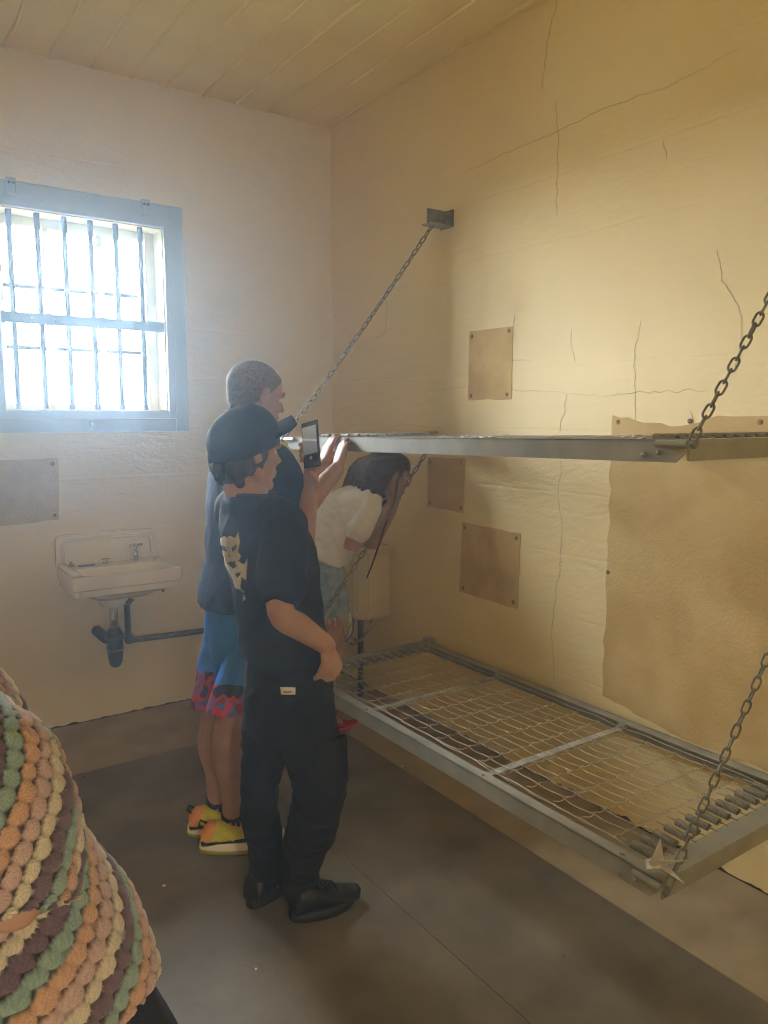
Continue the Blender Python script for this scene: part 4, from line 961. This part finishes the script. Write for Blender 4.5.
for w_, t_ in ((rwr, 1), (lwr, -1)):
    tgt = hc+HB @ Vector((.045, -.040*t_, -.095))
    hand_prims(b, w_, tgt-w_, HB @ Vector((-.2, .6*t_, .5)), FW, curl=(.7, .9, .7), s=.72, thumb=(.5, .8, .2))
body_me = organic('body', b, .0052, 3); girl_body = obj('body', body_me, M['skin3'], girl)
eyes(girl_body, hc, HB, 1.02)
# long hair: crown, mass behind, locks over the shoulder
P = lambda x, y, z: hc+HB @ (Vector((x, y, z))*1.02)
b = BM(); ell(b, P(-.022, 0, .036), (.104, .086, .090), HB, 22); ell(b, P(.036, 0, .052), (.060, .070, .055), HB, 18); ell(b, P(-.06, 0, .0), (.075, .082, .085), HB, 18)
back = -FW
for q, (y_, L_) in enumerate(((-.07, 1.0), (-.045, 1.25), (-.02, 1.35), (.02, 1.35), (.045, 1.1), (.07, 1.0))):
    limb(b, [P(-.05, y_, .04), P(-.12, y_*1.05, .0), shl-spine*.02*L_+ZUP*.075+LF*y_*1.3, shl-spine*.10*L_+ZUP*.062+LF*y_*1.5], [.045, .045, .036, .016], 10)
for y_, dx in ((-.080, -.045), (-.078, -.065), (.078, -.03)):
    limb(b, [P(-.01+dx, y_*.9, .05), P(-.015+dx, y_*1.1, -.02), P(-.03+dx, y_*1.12, -.085), P(-.055+dx, y_*.9, -.13)], [.022, .024, .022, .010], 10)
me = organic('hair', b, .0055, 2); folds(me, .006, 26, (.35, 1, 1), 6); hair = obj('hair', me, M['hair_auburn'], girl_body)
b = BM(); limb(b, [P(.006, -.080, -.02), P(.012, -.085, -.10), P(-.005, -.09, -.20), K(374, 560, D-.13), K(367, 578, D-.13)], [.006, .006, .005, .004, .0025], 8); obj('loose_lock', b, M['hair_auburn'], hair, True)
# white T-shirt, strap over the shoulder
b = BM(); loft(b, [ring_at(hip+spine*.005, LF, .150, dn_, .122), ring_at(hip+spine*.045, LF, .146, dn_, .115), ring_at(hip.lerp(chest, .5), LF, .142, dn_, .108), ring_at(chest, LF, .150, dn_, .112), ring_at(chest.lerp(shl, .6), LF, .150, dn_, .095), ring_at(shl+spine*.015, LF, .10, dn_, .07), ring_at(shl+spine*.03, LF, .062, dn_, .055)], 30, 2.2)
for s_, e_ in ((rsh, rel), (lsh, lel)):
    d1 = (e_-s_).normalized(); limb(b, [s_+(shl-s_)*.5-dn_*-.02, s_+d1*.02, s_+d1*.09, s_+d1*.165], [.048, .048, .052, .058], 16)
for s_ in (rsh, lsh): ell(b, s_.lerp(shl, .45)-spine*.02, (.066, .066, .062))
me = organic('t_shirt', b, .0065, 22); folds(me, .008, 10, seed=15); gs = obj('t_shirt', me, M['white_cloth'], girl)
sa = chest-LF*.075
b = BM()
pts = [sa+dn_*-.12-spine*.03, sa+dn_*-.118+spine*.06, sa+dn_*-.10+spine*.115, sa+dn_*-.04+spine*.15, sa+dn_*.05+spine*.13]
rings(b, [[p+LF*.018-dn_*.004, p-LF*.018-dn_*.004, p-LF*.018+dn_*.002, p+LF*.018+dn_*.002] for p in pts]); obj('shoulder_strap', b, M['leather'], girl, True)
# frayed denim shorts
b = BM(); loft(b, [ring_at(hip+spine*.10, LF, .132, dn_, .10), ring_at(hip+spine*.05, LF, .142, dn_, .110), ring_at(hip, LF, .15, FW, .122), ring_at(hip-ZUP*.07, LF, .152, FW, .12), ring_at(hip-ZUP*.11, LF, .13, FW, .11)], 28, 2.2)
for h_, k_ in ((lhip, lkn), (rhip, rkn)):
    d1 = k_-h_; loft(b, [ring_at(h_, LF, .085, FW, .09), ring_at(h_+d1*.3, LF, .088, FW, .095), ring_at(h_+d1*.62, LF, .086, FW, .095)], 22, 2.1)
me = organic('denim_shorts', b, .0065, 3); folds(me, .006, 12, (1, 1, .5), 21); gsh = obj('denim_shorts', me, M['denim'], girl)
fb = BM()
for h_, k_ in ((lhip, lkn), (rhip, rkn)):
    d1 = k_-h_; c = h_+d1*.62
    for q in range(46):
        a_ = q*2*math.pi/46; p = c+LF*.086*math.cos(a_)+FW*.095*math.sin(a_); e = p-ZUP*random.uniform(.01, .04)+Vector((random.uniform(-.01, .01), random.uniform(-.01, .01), 0)); tube(fb, [p+ZUP*.008, (p+e)/2+FW*.003, e], .0013, 4)
fr_ = obj('frayed_hem', fb, M['white_cloth'], gsh)
for a_ in (Ran, Lan):
    h0 = Vector((a_.x-.06, a_.y, 0)); shoe(girl, h0, h0+Vector((.235, -.005, 0)), .075, (M['shoe_red'], M['shoe_red'], M['shoe_red']), .040, 'shoe', .02)

# ------------------------------------------------------------------ person in the crochet top, close to the camera
YARN = [lin(c) for c in ((204, 194, 170), (116, 98, 110), (142, 166, 154), (198, 160, 132), (190, 164, 156))]   # cream, plum, mint, apricot, rose
def yarn_mat():
    m = bpy.data.materials.new('crochet_yarn'); m.use_nodes = True; n, l = m.node_tree.nodes, m.node_tree.links; b = n['Principled BSDF']
    at_ = n.new('ShaderNodeAttribute'); at_.attribute_name = 'yarn'; l.new(at_.outputs['Color'], b.inputs['Base Color'])
    b.inputs['Roughness'].default_value = .95; b.inputs['Specular IOR Level'].default_value = .15; b.inputs['Sheen Weight'].default_value = .25
    tc = n.new('ShaderNodeTexCoord'); nz = n.new('ShaderNodeTexNoise'); nz.inputs['Scale'].default_value = 420; nz.inputs['Detail'].default_value = 3; l.new(tc.outputs['Object'], nz.inputs['Vector'])
    bp = n.new('ShaderNodeBump'); bp.inputs['Strength'].default_value = .6; bp.inputs['Distance'].default_value = .004; l.new(nz.outputs['Fac'], bp.inputs['Height']); l.new(bp.outputs['Normal'], b.inputs['Normal'])
    return m
M['yarn'] = yarn_mat()
def crochet(name, secs, ncirc, nlen, slant, parent, phase=0, band=.0185, hole_back=None):
    """an open tube of shell stitches: each fan of yarn is raised, the gaps between fans sink in"""
    # smooth section interpolation
    def cr(p0, p1, p2, p3, t): return .5*((2*p1)+(p2-p0)*t+(2*p0-5*p1+4*p2-p3)*t*t+(3*p1-p0-3*p2+p3)*t**3)
    n = len(secs); rows = []; vlen = 0; prevc = None; vs = []
    for i in range(nlen+1):
        f = i/nlen*(n-1); k = min(int(f), n-2); t = f-k
        g = lambda q: [secs[max(0, min(n-1, k+d))][q] for d in (-1, 0, 1, 2)]
        c = cr(*g(0), t); a = cr(*g(1), t); ra = cr(*g(2), t); b_ = cr(*g(3), t); rb = cr(*g(4), t)
        if prevc is not None: vlen += (c-prevc).length
        prevc = c; vs.append(vlen); rows.append((c, a.normalized(), ra, b_.normalized(), rb))
    per_m = sum(2*math.pi*math.sqrt((r[2]**2+r[4]**2)/2) for r in rows)/len(rows)
    me = bpy.data.meshes.new(name); verts = []; cols = []; uv = []
    for i, (c, a, ra, b_, rb) in enumerate(rows):
        for j in range(ncirc):
            th = 2*math.pi*j/ncirc; base = c+a*ra*math.cos(th)+b_*rb*math.sin(th); nr = (a*math.cos(th)/ra+b_*math.sin(th)/rb).normalized()
            u = (j/ncirc)*per_m
            v = vs[i]
            # diagonal stripes with a lazy wave
            s_ = (v*math.cos(slant)+u*math.sin(slant)+.010*math.sin(u*14+v*9))/band+phase; w_ = (-v*math.sin(slant)+u*math.cos(slant))/(band*1.2)
            s_ += .22*noise.noise(base*38); w_ += .22*noise.noise(base*38+Vector((9, 3, 1)))
            bi = math.floor(s_); fs = s_-bi; w2 = w_+.5*(bi % 2); fw = w2-math.floor(w2)
            dx, dy = (fw-.5)*2, (fs-.42)*2
            rr = math.sqrt(dx*dx*.95+dy*dy*.85)
            fan = max(0, 1-rr**2.4)
            ang = math.atan2(dx, fs+.25); ribs = .5+.5*math.cos(ang*17)
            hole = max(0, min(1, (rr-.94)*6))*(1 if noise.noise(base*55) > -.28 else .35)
            disp = .0022*fan**.6+.0014*ribs*fan-.0035*hole
            wr = .012*noise.noise(base*7)+.004*noise.noise(base*19)
            base = base+nr*(disp+wr)
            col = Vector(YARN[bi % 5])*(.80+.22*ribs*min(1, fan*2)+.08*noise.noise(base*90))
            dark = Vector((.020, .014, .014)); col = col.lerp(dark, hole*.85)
            verts.append(base); cols.append(col)
    faces = [(i*ncirc+j, i*ncirc+(j+1) % ncirc, (i+1)*ncirc+(j+1) % ncirc, (i+1)*ncirc+j) for i in range(nlen) for j in range(ncirc)]
    me.from_pydata(verts, [], faces); at_ = me.color_attributes.new('yarn', 'FLOAT_COLOR', 'POINT')
    flat = []
    for c in cols: flat += [c.x, c.y, c.z, 1]
    at_.data.foreach_set('color', flat); me.shade_smooth(); me.update()
    o = obj(name, me, M['yarn'], parent); sd = o.modifiers.new('thickness', 'SOLIDIFY'); sd.thickness = .004; sd.offset = -1
    return o
# facing away and to the left; seen from behind, right arm nearest
FW = (VF*.86-VR*.5); FW.z = 0; FW.normalize(); LF = ZUP.cross(FW)
tc_ = lambda x, y, d=.97: K(x, y, d)
neck = K(-135, 640, 1.02); shl = neck-ZUP*.05
c_top, c_mid, c_low, c_hem = K(-110, 720, 1.02), K(-75, 840, .99), K(-30, 930, .96), K(-12, 1006, .94)
fg = thing('person', 'person in a striped crochet top at the lower left, seen from behind', 'person', (c_hem.x-.03, c_hem.y, 0))
rsh = K(-14, 745, .86); rel = K(12, 900, .80); rwr = rel+FW*.17-LF*-.02+ZUP*.03
lsh = shl+LF*.15; lel = lsh-ZUP*.24+LF*.05; lwr = lel+FW*.2+ZUP*.04
hip = c_hem-ZUP*.06-LF*.03
b = BM(); hc = neck+ZUP*.15+FW*.02; HB = basis(FW); head_prims(b, hc, HB, .97)
limb(b, [hc-ZUP*.05-FW*.02, neck, neck-ZUP*.05], [.052, .050, .045])
loft(b, [ring_at(hip-ZUP*.03, LF, .12, FW, .09), ring_at(c_low, LF, .11, FW, .08), ring_at(c_mid, LF, .11, FW, .08), ring_at(shl-ZUP*.08, LF, .10, FW, .06), ring_at(neck-ZUP*.02, LF, .045, FW, .045)])
limb(b, [rsh+LF*.03, rsh.lerp(rel, .5), rel, rel.lerp(rwr, .5), rwr], [.034, .040, .036, .034, .025]); limb(b, [shl-LF*.04-ZUP*.04, rsh+LF*.03-ZUP*.01], [.035, .030]); limb(b, [shl+LF*.04-ZUP*.03, lsh], [.035, .030])
limb(b, [lsh-ZUP*.02, lsh.lerp(lel, .5), lel, lel.lerp(lwr, .5), lwr], [.034, .040, .036, .034, .025])
for w_, s_ in ((rwr, 1), (lwr, -1)): hand_prims(b, w_, FW+ZUP*.2, LF*s_, ZUP, curl=(.5, .6, .5), s=.85)
fa = [Vector((hip.x, hip.y, .08))+LF*.09*q-FW*.01 for q in (-1, 1)]
for q, a_ in zip((-1, 1), fa): limb(b, [hip+LF*.08*q, a_+ZUP*.38+FW*.02, a_], [.07, .05, .034])
me = organic('body', b, .006, 3); fgb = obj('body', me, M['skin1'], fg)
eyes(fgb, hc, HB, .97)
b = BM(); ell(b, hc+HB @ Vector((-.02, 0, .035)), (.105, .085, .09), HB, 20); limb(b, [hc+HB @ Vector((-.08, 0, .0)), hc+HB @ Vector((-.095, 0, -.09)), neck-FW*.08-ZUP*.08], [.06, .06, .03]); me = organic('hair', b, .007, 2); folds(me, .006, 24, (1, 1, .3), 8); obj('hair', me, M['hair_dark'], fgb)
# indigo jeans
b = BM(); loft(b, [ring_at(hip+ZUP*.10, LF, .14, FW, .11), ring_at(hip, LF, .172, FW, .13), ring_at(hip-ZUP*.1, LF, .215, FW, .15), ring_at(hip-ZUP*.15, LF, .18, FW, .1)], 26, 2.2)
for q, a_ in zip((-1, 1), fa): limb(b, [hip+LF*.085*q-ZUP*.04, a_+ZUP*.38+LF*.01*q, a_+ZUP*.06, a_-ZUP*.03], [.092, .075, .06, .062], 18)
me = organic('jeans', b, .0075, 3); folds(me, .006, 9, seed=31); obj('jeans', me, M['indigo'], fg)
for a_ in fa: shoe(fg, Vector((a_.x, a_.y, 0))-FW*.07, Vector((a_.x, a_.y, 0))+FW*.18, .08, (M['shoe_black'], M['sole_black'], M['print']), .043)
# crochet body and bell sleeve
top = crochet('crochet_top', [(neck+ZUP*.005, LF, .066, FW, .064), (shl+ZUP*.004, LF, .125, FW, .085), (c_top, LF, .155, FW, .105), (c_mid, LF, .172, FW, .125), (c_low, LF, .192, FW, .15), (c_hem, LF, .205, FW, .165)], 420, 200, math.radians(-38), fg)
ad = (rel-rsh).normalized(); sa, sb = VR-ad*VR.dot(ad), None; sa.normalize(); sb = ad.cross(sa)
crochet('crochet_sleeve', [(shl-LF*.02-ZUP*.02, LF.cross(ad).cross(ad)*-1 if False else sa, .080, sb, .075), (rsh+LF*.02+ZUP*.01, sa, .078, sb, .076), (rsh.lerp(rel, .35), sa, .076, sb, .076), (rsh.lerp(rel, .7), sa, .074, sb, .080), (rel+ad*.0, sa, .066, sb, .085), (rel+ad*.02, sa, .060, sb, .088)], 220, 150, math.radians(-62), top, 2)

ad2 = (lel-lsh).normalized(); sa2 = (LF-ad2*LF.dot(ad2)).normalized(); sb2 = ad2.cross(sa2)
crochet('crochet_sleeve', [(shl+LF*.03-ZUP*.02, sa2, .070, sb2, .075), (lsh-LF*.01+ZUP*.0, sa2, .078, sb2, .078), (lsh.lerp(lel, .35), sa2, .074, sb2, .076), (lsh.lerp(lel, .7), sa2, .074, sb2, .078), (lel, sa2, .076, sb2, .082)], 180, 100, math.radians(-62), top, 2)
for o in S.objects:
    if 'world_space' in o: del o['world_space']

# ------------------------------------------------------------------ haze volume added to stand in for the lens glare around the window
b = BM(); box(b, XL+.01, YF+.01, .002, XR-.001, YB-.02, ZC-.02)
hz = bpy.data.materials.new('glare_haze'); hz.use_nodes = True; n = hz.node_tree.nodes; n.remove(n['Principled BSDF'])
vs_ = n.new('ShaderNodeVolumeScatter'); vs_.inputs['Color'].default_value = (.56, .78, 1, 1); vs_.inputs['Density'].default_value = .029; vs_.inputs['Anisotropy'].default_value = .72
hz.node_tree.links.new(vs_.outputs[0], n['Material Output'].inputs['Volume'])
haze = obj('haze', b, hz); haze['kind'] = 'structure'; haze['label'] = 'thin haze volume added to stand in for lens glare'
S.cycles.volume_bounces = 1
